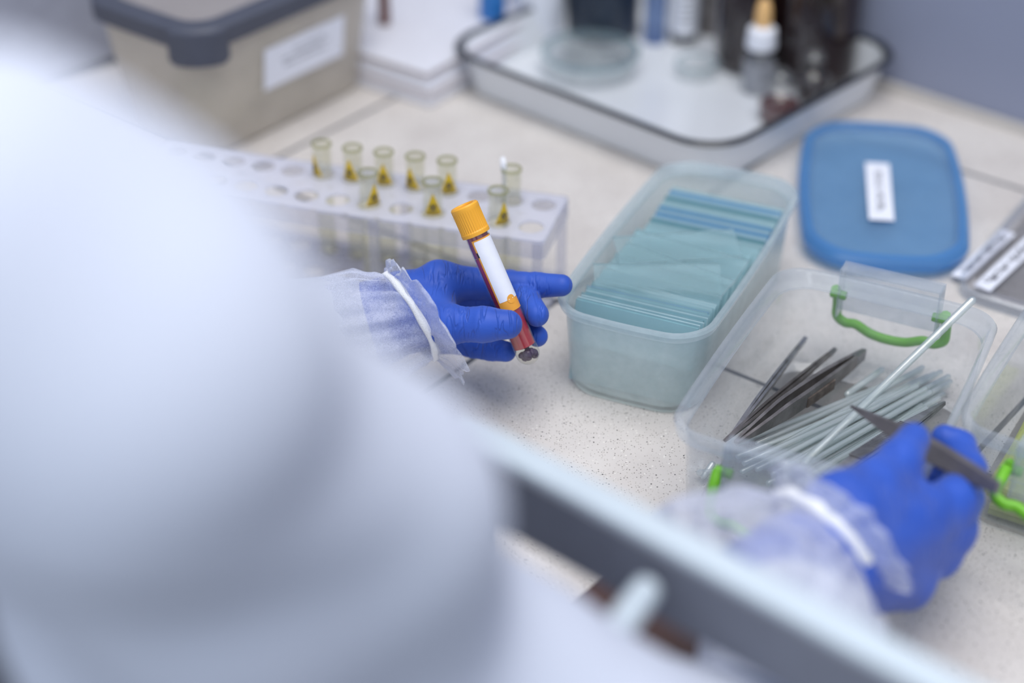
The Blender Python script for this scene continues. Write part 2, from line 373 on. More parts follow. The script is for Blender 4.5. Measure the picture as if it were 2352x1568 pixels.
def text_mesh(s, size, name='lettering', depth=0.00008, shear=0.0):
    cu = bpy.data.curves.new(name, 'FONT'); cu.body = s; cu.size = size; cu.align_x = 'CENTER'; cu.align_y = 'CENTER'
    cu.extrude = depth; cu.shear = shear; cu.offset = size*0.012
    t = bpy.data.objects.new(name, cu); C.objects.link(t)
    dg = bpy.context.evaluated_depsgraph_get(); dg.update()
    me = bpy.data.meshes.new_from_object(t.evaluated_get(dg))
    me.materials.clear(); bpy.data.objects.remove(t); bpy.data.curves.remove(cu); return me

# ---------------------------------------------------------------- smooth bodies from distance fields
def cap_d(P, a, b, ra, rb, crease=()):
    a = np.array(a); b = np.array(b); ab = b-a; L2 = ab@ab
    t = np.clip(((P-a)@ab)/L2, 0, 1); d = np.linalg.norm(P - a - t[..., None]*ab, axis=-1)
    r = ra + (rb-ra)*t
    for at, dep, wd in crease:
        s = (t-at)*math.sqrt(L2); r = r - dep*np.exp(-(s/wd)**2)
    return d - r
def smin(a, b, k):
    h = np.clip(0.5 + 0.5*(b-a)/k, 0, 1); return b + (a-b)*h - k*h*(1-h)
def surface_net(f, o, h):
    nx, ny, nz = f.shape; s = f < 0
    c = lambda a, i, j, k: a[i:nx-1+i, j:ny-1+j, k:nz-1+k]
    cnt = sum(c(s, i, j, k).astype(np.int8) for i in (0, 1) for j in (0, 1) for k in (0, 1))
    act = (cnt > 0) & (cnt < 8); idx = -np.ones(act.shape, np.int64); idx[act] = np.arange(act.sum())
    acc = np.zeros((act.sum(), 3)); n = np.zeros(act.sum())
    cv = {(i, j, k): c(f, i, j, k)[act] for i in (0, 1) for j in (0, 1) for k in (0, 1)}
    for a in cv:
        for ax in range(3):
            if a[ax]: continue
            b = list(a); b[ax] = 1; b = tuple(b)
            fa, fb = cv[a], cv[b]; m = (fa < 0) != (fb < 0)
            t = np.where(m, fa/np.where(m, fa-fb, 1), 0)
            p = np.tile(np.array(a, float), (len(fa), 1)); p[:, ax] = t
            acc += p*m[:, None]; n += m
    vert = np.argwhere(act) + acc/n[:, None]; vert = vert*h + np.array(o)
    quads = []
    for ax in range(3):
        u, v = [(1, 2), (2, 0), (0, 1)][ax]
        sl0 = [slice(1, -1)]*3; sl1 = [slice(1, -1)]*3; sl0[ax] = slice(0, -1); sl1[ax] = slice(1, None)
        s0, s1 = s[tuple(sl0)], s[tuple(sl1)]; e = np.argwhere(s0 != s1); flip = s0[s0 != s1]
        e = e + 1; e[:, ax] -= 1
        def cell(du, dv):
            q = e.copy(); q[:, u] -= du; q[:, v] -= dv; return idx[q[:, 0], q[:, 1], q[:, 2]]
        q = np.stack([cell(1, 1), cell(0, 1), cell(0, 0), cell(1, 0)], 1)
        q[~flip] = q[~flip][:, ::-1]; quads.append(q)
    return vert, np.concatenate(quads)
def relax(v, q, it, lam=0.5):
    e = np.concatenate([q[:, [0, 1]], q[:, [1, 2]], q[:, [2, 3]], q[:, [3, 0]]]); e = np.concatenate([e, e[:, ::-1]])
    deg = np.bincount(e[:, 0], minlength=len(v)).astype(float)
    for i in range(it):
        a = np.stack([np.bincount(e[:, 0], weights=v[e[:, 1], k], minlength=len(v)) for k in range(3)], 1)/deg[:, None]
        v = v + (lam if i % 2 == 0 else -lam*1.02)*(a - v)
    return v
def field_mesh(name, fn, lo, hi, h, it=4):
    lo = np.array(lo); hi = np.array(hi)
    n = np.ceil((hi-lo)/h).astype(int)+1
    P = np.stack(np.meshgrid(*[lo[k] + h*np.arange(n[k]) for k in range(3)], indexing='ij'), -1)
    v, q = surface_net(fn(P), lo, h); v = relax(v, q, it)
    me = bpy.data.meshes.new(name); me.from_pydata(v.tolist(), [], q.tolist()); me.update()
    return me

# ================================================================ the setting
FWD = V((0.669, 0.743, 0)); SID = V((0.743, -0.669, 0))      # the bench runs along SID, the wall is met along FWD
def bench(a, s, z=0.0): return FWD*a + SID*s + V((0, 0, z))
BR = Matrix(((SID.x, FWD.x, 0, 0), (SID.y, FWD.y, 0, 0), (0, 0, 1, 0), (0, 0, 0, 1)))
bm = bmesh.new(); box(bm, 2.4, 2.2, -0.9, -0.86, Matrix.Translation(bench(0.3, 0))@BR)
tag(obj('floor', bm, M['floor']), None, None, kind='structure')
bm = bmesh.new(); box(bm, 0.05, 2.2, -0.86, 1.6, Matrix.Translation(bench(0.0, -1.75))@BR)
tag(obj('wall_left_light_blocker', bm, M['wall']), None, None, kind='structure')  # unseen wall, added to hold back ambient light from the left
bm = bmesh.new(); box(bm, 2.4, 0.05, -0.86, 1.6, Matrix.Translation(bench(1.207, 0))@BR)
tag(obj('wall_back', bm, M['wall']), None, None, kind='structure')
bm = bmesh.new(); box(bm, 2.4, 0.003, 0.0005, 0.006, Matrix.Translation(bench(1.153, 0))@BR)
tag(obj('trim_1', bm, M['strip']), None, None, kind='structure')
wt = thing('worktop', 'pale speckled stone-tile worktop with dark joints under everything', 'worktop', tuple(bench(0.78, 0, -0.04)))
bm = bmesh.new(); box(bm, 1.65, 0.3975, -0.04, 0.0, Matrix.Translation(bench(0.7585, 0.15))@BR)
obj('tiled_top', bm, M['counter'], wt)
bm = bmesh.new()
box(bm, 1.60, 0.36, -0.858, -0.041, Matrix.Translation(bench(0.79, 0.15))@BR)
obj('base_cabinet', bm, M['cabinet'], wt)

# ================================================================ storage boxes
def rect_loop(bm, rings):
    loft(bm, rings + [rings[0]], False, False); bmesh.ops.remove_doubles(bm, verts=bm.verts, dist=1e-6)
def open_box(root, hl, hw, h, taper, r, bow, mw, mr, flange=3.5, band=9):
    bm = bmesh.new(); mm = 0.001; b = band*mm
    rings = [ring(hl-taper-.004, hw-taper-.004, r-.003, 0, bow*.4), ring(hl-taper-.001, hw-taper-.001, r, .001, bow*.5), ring(hl-taper, hw-taper, r, .004, bow*.5),
             ring(hl-flange*mm-.001, hw-flange*mm-.001, r, h-b, bow), ring(hl-flange*mm-.0022, hw-flange*mm-.0022, r, h-b, bow),
             ring(hl-taper-.0013, hw-taper-.0013, r, .005, bow*.5), ring(hl-taper-.005, hw-taper-.005, r-.003, .0016, bow*.5)]
    loft(bm, rings); child('walls', bm, mw, root, True, 40)
    bm = bmesh.new(); f = flange*mm
    rect_loop(bm, [ring(hl-f-.001, hw-f-.001, r, h-b, bow), ring(hl-.0012, hw-.0012, r, h-b+.0015, bow), ring(hl-.0002, hw-.0002, r, h-.0016, bow), ring(hl-.0010, hw-.0010, r, h, bow),
                   ring(hl-.0034, hw-.0034, r-.002, h, bow), ring(hl-.0042, hw-.0042, r-.002, h-.001, bow), ring(hl-f-.0022, hw-f-.0022, r, h-b, bow)])
    child('rim', bm, mr, root, True, 40)
def swing_end(root, sx, hl, h, half, mw, swing=0.0):
    """moulded lug on a short end with a green swing handle"""
    bm = bmesh.new(); x0, x1 = sx*(hl-.002), sx*(hl+.0095); xm, hx = (x0+x1)/2, abs(x1-x0)/2
    T = Matrix.Translation
    box(bm, hx, half, h+.004, h+.0052, T((xm, 0, 0)))
    box(bm, .0006, half, h-.028, h+.004, T((x1-sx*.0006, 0, 0)))
    for s in (-1, 1): box(bm, hx, .0006, h-.028, h+.004, T((xm, s*(half-.0006), 0)))
    child('lug', bm, mw, root)
    xh = sx*(hl+.0135); w = half + .003
    path = [(xh-sx*.008, w, h-.004), (xh-sx*.003, w, h-.010), (xh, w, h-.020), (xh, w-.0005, h-.027), (xh, w-.006, h-.0305), (xh, w*.62, h-.030), (xh, w*.33, h-.034), (xh, 0, h-.0352),
            (xh, -w*.33, h-.034), (xh, -w*.62, h-.030), (xh, -w+.006, h-.0305), (xh, -w+.0005, h-.027), (xh, -w, h-.020), (xh-sx*.003, -w, h-.010), (xh-sx*.008, -w, h-.004)]
    px, pz = sx*(hl+.0035), h-.006; cs, sn = math.cos(swing), math.sin(swing)
    path = [(px+(x-px)*cs-sx*(z-pz)*sn, y, pz+sx*(x-px)*sn+(z-pz)*cs) for x, y, z in path]
    path = [(x, y, z-.009) for x, y, z in path]
    pts = catmull(path, 5); rad = [.0031]*len(pts)
    bm = bmesh.new(); tube_path(bm, pts, rad, 8, True, 0.9, up=(1, 0, 0))
    hd = child('handle', bm, M['green'], root, True, 50)
    for s in (-1, 1):
        bm = bmesh.new(); a = V((sx*(hl+.0035), s*(half-.004), h-.015)); lathe(bm, [(.0001, 0), (.0026, 0), (.0028, .0015), (.0028, .009), (.0020, .0095), (.0001, .0096)], 14, axis_mat(a, a+V((0, s, 0))))
        child('hinge_pin', bm, M['green'], hd, True, 40)

c1 = thing('slide_box', 'open frosted plastic box packed with teal glass slides', 'box', (0.1055, 0.929, 0), math.radians(66))
open_box(c1, .1035, .0475, .060, .0065, .021, .003, M['frost'], M['frost_rim'], 3.0, 7)
c2 = thing('instrument_box', 'clear plastic box of glass rods and tweezers with light green swing handles', 'box', (0.1785, 0.7825, 0), math.radians(63.7))
open_box(c2, .0935, .0660, .065, .0075, .018, .002, M['clear_pp'], M['clear_rim'], 4.5, 10)
swing_end(c2, 1, .0935, .065, .0300, M['clear_rim']); swing_end(c2, -1, .0935, .065, .0300, M['clear_rim'])
c3 = thing('sheet_box', 'clear plastic box holding pale yellow sheets, cut by the right edge of the photo', 'box', (0.332, 0.779, 0), math.radians(59.5))
open_box(c3, .0935, .0660, .065, .0075, .018, .002, M['clear_pp'], M['clear_rim'], 4.5, 10)
swing_end(c3, -1, .0935, .065, .0300, M['clear_rim'], math.radians(62)); swing_end(c3, 1, .0935, .065, .0300, M['clear_rim'])

# pale yellow gridded sheets inside the right-hand box
rs = random.Random(4)
def plate(name, hx, hy, t, mat4, m, label, cat, group=None):
    bm = bmesh.new(); box(bm, hx, hy, 0, t, bev=t*.2); o = obj(name, bm, m); o.matrix_world = mat4; o.matrix_basis = mat4
    return tag(o, label, cat, group)
R3 = Matrix.Translation((0.332, 0.779, 0)) @ Matrix.Rotation(math.radians(59.5), 4, 'Z')
for i in range(5):
    t = thing('plastic_sheet', 'pale yellow gridded plastic sheet stacked in the rightmost clear box', 'sheet', (0, 0, 0), 0, 'pale yellow sheets in the rightmost box')
    t.matrix_basis = R3 @ Matrix.Translation((-.012+rs.uniform(-.004, .004), rs.uniform(-.004, .004), .003+i*.0042)) @ Matrix.Rotation(rs.uniform(-.05, .05), 4, 'Z')
    bm = bmesh.new(); box(bm, .064, .046, 0, .0030, bev=.0006); child('panel', bm, M['pad_yellow'], t)
    bm = bmesh.new()
    for k in range(-4, 5): box(bm, .0004, .045, .0031, .0035, Matrix.Translation((k*.014, 0, 0)))
    for k in range(-3, 4): box(bm, .063, .0004, .0031, .0036, Matrix.Translation((0, k*.013, 0)))
    child('grid_ribs', bm, M['clear_rim'], t)

# ---------------------------------------------------------------- microscope slides
def slide_mesh(edge, face='slide'):
    bm = bmesh.new(); hx, hy, t = .038, .0129, .00055
    vs = [bm.verts.new((x, y, z)) for z in (-t, t) for x, y in ((-hx, -hy), (hx, -hy), (hx, hy), (-hx, hy))]
    for f in ((3, 2, 1, 0), (4, 5, 6, 7), (0, 1, 5, 4), (1, 2, 6, 5), (2, 3, 7, 6), (3, 0, 4, 7)):
        fc = bm.faces.new([vs[i] for i in f]); fc.material_index = 0 if f[0] in (3, 4) and f in ((3, 2, 1, 0), (4, 5, 6, 7)) else 1
    bmesh.ops.recalc_face_normals(bm, faces=bm.faces)
    me = bpy.data.meshes.new('glass_slide'); bm.to_mesh(me); bm.free()
    me.materials.append(M[face]); me.materials.append(M[edge]); return me
SM = {k: slide_mesh(k) for k in ('edge_teal', 'edge_pale', 'edge_deep', 'edge_blue')}
SM['pack_blue'] = slide_mesh('edge_blue', 'slide_blue'); SM['loose'] = slide_mesh('edge_pale', 'slide_clear'); SM['pack_deep'] = slide_mesh('edge_deep', 'slide_deep')
R1 = Matrix.Translation((0.1055, 0.929, 0)) @ Matrix.Rotation(math.radians(66), 4, 'Z')
def put_slide(kind, x, y, z, lean, yaw, label, group, roll=0.0):
    """x along the box, z of the lower long edge, lean from upright towards the far end"""
    o = bpy.data.objects.new('glass_slide', SM[kind]); C.objects.link(o)
    # mesh: long axis X, short axis Y, thickness Z -> long axis across the box, short axis up
    base = Matrix(((0, 0, 1, 0), (1, 0, 0, 0), (0, 1, 0, 0), (0, 0, 0, 1)))
    o.matrix_basis = R1 @ Matrix.Translation((x, y, z)) @ Matrix.Rotation(yaw, 4, 'Z') @ Matrix.Rotation(lean, 4, 'Y') @ Matrix.Rotation(roll, 4, 'X') @ Matrix.Translation((0, 0, .0129)) @ base
    tag(o, label, 'slide', group)
rs = random.Random(11)
kinds = ['edge_teal']*5 + ['edge_pale']*4 + ['edge_deep']*3
g = ('glass slide standing in the hidden lower layer behind the frosted wall', 'slides in the lower layer of the frosted box')
for i in range(24): put_slide(rs.choice(kinds), -.088+i*.0066, rs.uniform(-.0006, .0006), .003, math.radians(8), rs.uniform(-.01, .01), *g)
g = ('glass slide standing on edge in the row at the near end of the frosted box', 'slides standing at the near end')
for i in range(15): put_slide(rs.choice(kinds) if i != 6 else 'edge_blue', -.0885+i*.0027, rs.uniform(-.001, .001), .0295, math.radians(16+i*1.2), rs.uniform(-.025, .02), *g)
g = ('glass slide leaning flat like a fallen domino in the middle of the frosted box', 'slides leaning over in the middle')
for i in range(13): put_slide(rs.choice(kinds), -.046+i*.0040, rs.uniform(-.0015, .0015), .0300+.0002*i, math.radians(46+rs.uniform(-5, 8)), rs.uniform(-.05, .05), *g)
g = ('teal or blue glass slide in the stepped pack at the far end of the box', 'stepped slides at the far end')
for i, k in enumerate(('edge_teal', 'edge_pale', 'edge_deep', 'edge_pale', 'pack_deep', 'edge_pale', 'pack_blue', 'edge_teal', 'pack_blue', 'edge_pale', 'edge_teal', 'pack_deep', 'edge_pale', 'pack_blue', 'edge_pale')):
    put_slide(k, .004+i*.0041, -.002+rs.uniform(-.0005, .0005), .0310+.00025*i, math.radians(54), rs.uniform(-.006, .006), *g)
for (x, y, z, lean, yaw, lab) in ((-.012, -.003, .0535, 80, 0.55, 'loose glass slide lying askew on top in the middle of the slide box'),
                                  (-.020, -.001, .0500, 78, -0.10, 'loose glass slide lying squarely on the leaning slides, under the askew one'),
                                  (-.052, -.003, .0500, 72, 0.42, 'loose glass slide lying askew on the pile, nearest the front rim of the slide box'),
                                  (-.040, .002, .0490, 77, -0.22, 'loose glass slide turned towards the right wall near the front of the slide box')):
    put_slide('loose', x, y, z, math.radians(lean), yaw, lab, None)

# ---------------------------------------------------------------- glass rods and tweezers
def rod(p, q, r, label, group=None, name='glass_rod', m='rod'):
    p, q = V(p), V(q); L = (q-p).length
    bm = bmesh.new(); lathe(bm, [(.0002, 0), (r*.7, r*.25), (r, r), (r, L-r), (r*.7, L-r*.25), (.0002, L)], 14)
    me_o = obj(name, bm, M[m], None, True); me_o.matrix_basis = axis_mat(p, q)
    return tag(me_o, label, 'rod', group)
rods = [
 ((0.1374, 0.7928, 0.0060), (0.2463, 0.8676, 0.0060)), ((0.1327, 0.7838, 0.0060), (0.2496, 0.8620, 0.0060)), ((0.1356, 0.7744, 0.0100), (0.2464, 0.8654, 0.0100)), ((0.1431, 0.7797, 0.0060), (0.2541, 0.8648, 0.0060)),
 ((0.1414, 0.7680, 0.0100), (0.2563, 0.8607, 0.0100)), ((0.1485, 0.7741, 0.0060), (0.2582, 0.8574, 0.0060)), ((0.1501, 0.7677, 0.0060), (0.2592, 0.8519, 0.0060)), ((0.1487, 0.7627, 0.0140), (0.2600, 0.8561, 0.0100)),
 ((0.1553, 0.7632, 0.0100), (0.2599, 0.8506, 0.0100)), ((0.1566, 0.7630, 0.0060), (0.2549, 0.8437, 0.0060)), ((0.1603, 0.7577, 0.0100), (0.2497, 0.8335, 0.0100)), ((0.1651, 0.7622, 0.0060), (0.2481, 0.8330, 0.0060)),
 ((0.1684, 0.7562, 0.0100), (0.2381, 0.8264, 0.0100)), ((0.1241, 0.7752, 0.0100), (0.2253, 0.8388, 0.0100)), ((0.1262, 0.7635, 0.0140), (0.2322, 0.8375, 0.0140)), ((0.1327, 0.7580, 0.0140), (0.2378, 0.8402, 0.0140)),
 ((0.1404, 0.7533, 0.0140), (0.2423, 0.8375, 0.0140)), ((0.1462, 0.7458, 0.0180), (0.2442, 0.8339, 0.0140)), ((0.1250, 0.7613, 0.0100), (0.2186, 0.8299, 0.0100)), ((0.1536, 0.7464, 0.0140), (0.2384, 0.8177, 0.0140)),
 ((0.1263, 0.7928, 0.0060), (0.2234, 0.8537, 0.0060)), ((0.1380, 0.7508, 0.0100), (0.2212, 0.8169, 0.0100))]
for p, q in rods:
    rod(p, q, .0017, 'clear glass rod in the loose bundle lying across the instrument box', 'glass rods in the instrument box')
rod((0.1574, 0.7555, 0.0200), (0.2527, 0.8098, 0.0927), .0022, 'long clear glass rod leaning out over the far rim of the instrument box')
rod((0.1956, 0.8396, 0.0070), (0.2228, 0.8665, 0.0080), .0021, 'short pale green glass tube lying apart, between the tweezers and the rods', None, 'glass_tube')
rod((0.1631, 0.7360, 0.0220), (0.2200, 0.7792, 0.0220), .0026, 'glass pipette lying beside the ridged tweezers, half under the right glove', None, 'glass_pipette')
for k, (p, q) in enumerate((((0.1046, 0.7632, 0.0040), (0.1117, 0.7712, 0.0100)), ((0.1080, 0.7585, 0.0040), (0.1180, 0.7645, 0.0060)), ((0.1129, 0.7554, 0.0040), (0.1185, 0.7645, 0.0120)), ((0.1022, 0.7691, 0.0040), (0.1144, 0.7624, 0.0100)))):
    rod(p, q, .0018, 'short broken-off glass piece in the near left corner of the instrument box', 'short glass pieces in the near left corner', 'glass_offcut')

def tweezers(name, label, tip, rear, wid, gap, roll, m, ridges=False, nose=0.35, bow=0.0, patina=False):
    """two sprung arms joined at the rear end; local X runs from the rear to the tips"""
    tip, rear = V(tip), V(rear); L = (tip-rear).length
    x = (tip-rear).normalized(); y = V((0, 0, 1)).cross(x).normalized(); z = x.cross(y)
    T = Matrix(((x.x, y.x, z.x, rear.x), (x.y, y.y, z.y, rear.y), (x.z, y.z, z.z, rear.z), (0, 0, 0, 1))) @ Matrix.Rotation(roll, 4, 'X')
    t = thing(name, label, 'tweezers'); t.matrix_basis = T
    N = 24
    for s in (-1, 1):
        bm = bmesh.new(); rings = []
        for i in range(N+1):
            u = i/N
            wd = wid*(.62 + .38*math.sin(min(1, u/.45)*PI/2)) if u < 1-nose else wid*(1-(u-(1-nose))/nose*.86)
            c = s*gap*math.sin(PI*min(1, u*.92+.04))**.8 + bow*math.sin(PI*u)
            th = .0007
            rings.append([V((L*u, -wd, c-th)), V((L*u, wd, c-th)), V((L*u, wd*.8, c+th)), V((L*u, -wd*.8, c+th))])
        loft(bm, rings); child('arm', bm, m, t, True, 35)
    if ridges:
        bm = bmesh.new()
        for k in range(32): box(bm, .0005, wid*.9, gap+.0004, gap+.0014, Matrix.Translation((L*.26+k*.0016, 0, 0)))
        child('grip_ridges', bm, M['steel'], t)
    bm = bmesh.new(); box(bm, .006, wid*.62, -.0014, .0014, Matrix.Translation((.005, 0, 0)), .0006); child('rear_joint', bm, m, t)
    if patina:
        bm = bmesh.new(); box(bm, L*.11, wid*.55, gap*.8, gap*.8+.0020, Matrix.Translation((L*.40, wid*.35, 0)), .0006); child('grip_plate', bm, M['rust'], t)
    return t
tweezers('tweezers', 'thin steel tweezers seen edge-on, leftmost in the instrument box', (0.1231, 0.7852, 0.0200), (0.1779, 0.8889, 0.0140), .0036, .0011, math.radians(-106), M['steel'])
tweezers('tweezers', 'slim steel tweezers lying between the leftmost pair and the broad dark pair', (0.1166, 0.7716, 0.0240), (0.1942, 0.8794, 0.0120), .0040, .0013, math.radians(-114), M['steel_dark'])
tweezers('tweezers', 'broad dark tarnished tweezers lying against the glass rods', (0.1222, 0.7672, 0.0260), (0.2117, 0.8756, 0.0120),   .0062, .0034, math.radians(-90), M['steel_dark'], patina=True)
tweezers('tweezers', 'ridged steel tweezers in the instrument box, partly under the right glove', (0.2467, 0.8135, 0.0200), (0.1627, 0.7264, 0.0300), .0046, .0018, math.radians(-10), M['steel'], ridges=True)
tweezers('tweezers', 'dark steel tweezers held in the right gloved hand', (0.1767, 0.7406, 0.0688), (0.2254, 0.6405, 0.0927), .0054, .0030, math.radians(-62), M['bronze'], nose=0.42)

# ================================================================ lids and their labels
def sticker(parent_xy, ang, hx, hy, z, text, size, name, label, roll=0.0, ink='ink'):
    t = thing(name, label, 'label', (parent_xy[0], parent_xy[1], z), ang)
    bm = bmesh.new(); box(bm, hx, hy, 0, .0004, bev=.0001); child('paper', bm, M['paper'], t)
    me = text_mesh(text, size); o = link('lettering', me, M[ink]); o.parent = t; o.location = (0, 0, .0005); o.rotation_euler = (0, 0, roll)
    return t
L1 = thing('clear_box_lid', 'clear plastic lid lying flat on the worktop under two white labels', 'lid', (0.3975, 1.005, 0), math.radians(57))
bm = bmesh.new()
loft(bm, [ring(.095, .068, .018, .0, .002), ring(.0975, .0705, .018, .001, .002), ring(.0975, .0705, .018, .007, .002), ring(.096, .069, .017, .008, .002), ring(.090, .063, .015, .008, .002), ring(.089, .062, .015, .0045, .002)], True, True)
child('panel', bm, M['clear_lid'], L1, True, 35)
bm = bmesh.new(); rect_loop(bm, [ring(.0985, .0715, .018, .0005, .002), ring(.0985, .0715, .018, .0075, .002), ring(.0968, .0698, .017, .0085, .002), ring(.0968, .0698, .017, .0005, .002)])
child('edge_rim', bm, M['clear_rim'], L1, True, 35)
sticker((0.3152, 1.0075), math.radians(52), .0385, .0052, .0052, 'Чистые пипетки', .0078, 'white_label', 'long white printed label on the clear lid, nearer the blue lid')
sticker((0.3325, 1.0000), math.radians(52), .0470, .0060, .0052, 'Чистые пробирки', .0090, 'white_label', 'long white printed label on the clear lid, farther from the blue lid')
L2 = thing('blue_box_lid', 'translucent blue plastic lid with a small white label', 'lid', (0.2592, 1.0815, 0.010), math.radians(-8))
L2.rotation_euler = (math.radians(1.0), 0, math.radians(-8))
bm = bmesh.new()
loft(bm, [ring(.0455, .088, .022, .0, .006), ring(.0475, .090, .022, .001, .006), ring(.0475, .090, .022, .006, .006), ring(.044, .0865, .020, .007, .006), ring(.042, .0845, .020, .004, .006)], True, True)
child('panel', bm, M['blue_lid'], L2, True, 35)
bm = bmesh.new(); rect_loop(bm, [ring(.0510, .0935, .024, -.002, .006), ring(.0522, .0947, .024, .004, .006), ring(.0500, .0925, .023, .0075, .006), ring(.0455, .088, .022, .0078, .006), ring(.0450, .0875, .022, .0060, .006), ring(.0475, .090, .022, .0015, .006)])
child('edge_rim', bm, M['blue_lid_rim'], L2, True, 35)
sticker((0.2565, 1.0770), math.radians(82), .0425, .0085, .0158, 'Чистые стекла', .0085, 'white_label', 'small white label in the middle of the blue lid', 0, 'ink_pale')

# ================================================================ rack of labelled tubes
RU = V((0.961, -0.276, 0)); RV = V((0.276, 0.961, 0)); RO = V((0.012, 0.947, 0)); PITCH = .0214; ROW = .030
RM = Matrix(((RU.x, RV.x, 0, RO.x), (RU.y, RV.y, 0, RO.y), (0, 0, 1, 0), (0, 0, 0, 1)))
rack = thing('tube_rack', 'translucent white plastic rack with two rows of round holes', 'rack', tuple(RO)); rack.matrix_basis = RM
NH = 13
def holed_plate(z0, z1, rad):
    bm = bmesh.new(); n = 24
    for row in (0, 1):
        y0, y1 = (-.017, .015) if row == 0 else (-.015, .014)
        for k in range(NH):
            cx, cy = -k*PITCH, row*ROW
            xa, xb = -PITCH/2, PITCH/2
            if k == 0: xb = .0125
            if k == NH-1: xa = -.0125
            sq, ci = [], []
            for i in range(n):
                a = 2*PI*(i+.5)/n; c, s = math.cos(a), math.sin(a)
                t = min((xb if c > 0 else xa)/c if abs(c) > 1e-6 else 9, (y1 if s > 0 else y0)/s if abs(s) > 1e-6 else 9)
                sq.append((cx+c*t, cy+s*t)); ci.append((cx+rad*c, cy+rad*s))
            rg = [[V((x, y, z)) for x, y in q] for q, z in ((sq, z1), (ci, z1), (ci, z0), (sq, z0))]
            loft(bm, rg, False, False)
    bmesh.ops.remove_doubles(bm, verts=bm.verts, dist=1e-5); return bm
child('top_plate', holed_plate(.0585, .0600, .0080), M['rack'], rack)
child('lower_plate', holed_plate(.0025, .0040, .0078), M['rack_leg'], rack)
bm = bmesh.new(); xl = -(NH-1)*PITCH-.0125; xr = .0125; xm, hx = (xl+xr)/2, (xr-xl)/2; ym, hy = (-.017+ROW+.014)/2, (.017+ROW+.014)/2
rect_loop(bm, [ring(hx+.001, hy+.001, .004, .0480, 0, Matrix.Translation((xm, ym, 0))), ring(hx+.0008, hy+.0008, .004, .0602, 0, Matrix.Translation((xm, ym, 0))), ring(hx-.0004, hy-.0004, .004, .0602, 0, Matrix.Translation((xm, ym, 0))), ring(hx-.0002, hy-.0002, .004, .0480, 0, Matrix.Translation((xm, ym, 0)))])
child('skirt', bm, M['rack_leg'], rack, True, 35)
for x in (xr-.004, xr-.004-5*PITCH, xl+.004):
    for y in (-.0165, ROW+.0135):
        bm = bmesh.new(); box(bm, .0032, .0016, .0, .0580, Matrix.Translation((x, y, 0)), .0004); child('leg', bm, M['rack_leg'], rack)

def on_cyl(u, v, r): a = u/r; return V((r*math.sin(a), -r*math.cos(a), v))
def cyl_strip(bm, rows, r, th=.00012, nc=10):
    a = [[bm.verts.new(on_cyl(l+(rr_-l)*i/nc, z, r)) for i in range(nc+1)] for z, l, rr_ in rows]
    for p, q in zip(a, a[1:]):
        for i in range(nc): bm.faces.new((p[i], p[i+1], q[i+1], q[i]))
def arc_strip(bm, cx, cy, r0, r1, a0, a1, R, n=12):
    a = [(bm.verts.new(on_cyl(cx+r0*math.cos(t), cy+r0*math.sin(t), R)), bm.verts.new(on_cyl(cx+r1*math.cos(t), cy+r1*math.sin(t), R))) for t in [a0+(a1-a0)*i/n for i in range(n+1)]]
    for p, q in zip(a, a[1:]): bm.faces.new((p[0], p[1], q[1], q[0]))
def vial(label, pos, face, group=None, sticker_on=True):
    t = thing('test_tube', label, 'test tube', pos, face, group)
    r, L = .0064, .083
    bm = bmesh.new()
    lathe(bm, [(.0006, .0), (.0035, .0008), (.0056, .0032), (r, .0064), (r, L-.0015), (r-.0009, L-.0015), (r-.0009, .0066), (.0045, .003), (.0006, .0010)], 28)
    gl = child('glass_body', bm, M['tube_glass'], t, True, 50)
    bm = bmesh.new(); rg = []
    for rad, z in ((r+.0004, L-.0016), (r+.0005, L-.0006), (r, L), (r-.0011, L), (r-.0012, L-.0014)): rg.append([V((rad*math.cos(2*PI*i/28), rad*math.sin(2*PI*i/28), z)) for i in range(28)])
    loft(bm, rg+[rg[0]], False, False); bmesh.ops.remove_doubles(bm, verts=bm.verts, dist=1e-6)
    child('lip', bm, M['tube_rim'], t, True, 50)
    if sticker_on:
        R = r+.00015; z0, z1 = .0615, .0765
        bm = bmesh.new(); N = 10; cyl_strip(bm, [(z0+(z1-z0)*i/N, -.0056*(1-i/N)-.0004, .0056*(1-i/N)+.0004) for i in range(N+1)], R)
        st = child('hazard_label', bm, M['yellow'], t, True)
        bm = bmesh.new(); R += .00012; cy = z0+.0058
        for k in range(3):
            a = PI/2+2*PI*k/3; arc_strip(bm, .0013*math.cos(a), cy+.0013*math.sin(a), .0009, .0016, a+.7, a+2*PI-.7, R)
        arc_strip(bm, 0, cy, .0014, .0019, 0, 2*PI, R, 24)
        for zz, w_ in ((z0+.0026, .0036), (z0+.0014, .0044), (z0+.0004, .0050)):
            for q in range(7):
                u = -w_+2*w_*q/7; cyl_strip(bm, [(zz, u, u+w_*.2), (zz+.0006, u, u+w_*.2)], R, nc=2)
        child('hazard_sign', bm, M['ink'], st)
    return t
def rk(k, row): p = RO - RU*(k*PITCH) + RV*(row*ROW); return (p.x, p.y, 0.0002)
vial('open tube with yellow hazard label, alone at the right of the front row', rk(1, 0), math.radians(34))
vial('tube with a front-facing hazard label in the front row, left of the yellow cap', rk(3, 0), math.radians(4))
vial('tube with a hazard label, leftmost tube in the front row of the rack', rk(5, 0), math.radians(38))
tt = vial('clear unlabelled glass tube around a white swab, rightmost in the back row', rk(1, 1), 0, None, False)
vial('tube with a front-facing hazard label, rightmost labelled tube of the back row', rk(3, 1), math.radians(10))
vial('tube with its hazard label turned left, second labelled from the right in back row', rk(4, 1), math.radians(-32))
vial('tube with a hazard label, middle of the five labelled ones in the back row', rk(5, 1), math.radians(-4))
vial('tube with its label turned left, second from the left in the back row', rk(6, 1), math.radians(-20))
vial('tube with its label turned almost edge-on, leftmost of the back row', rk(7, 1), math.radians(-52))
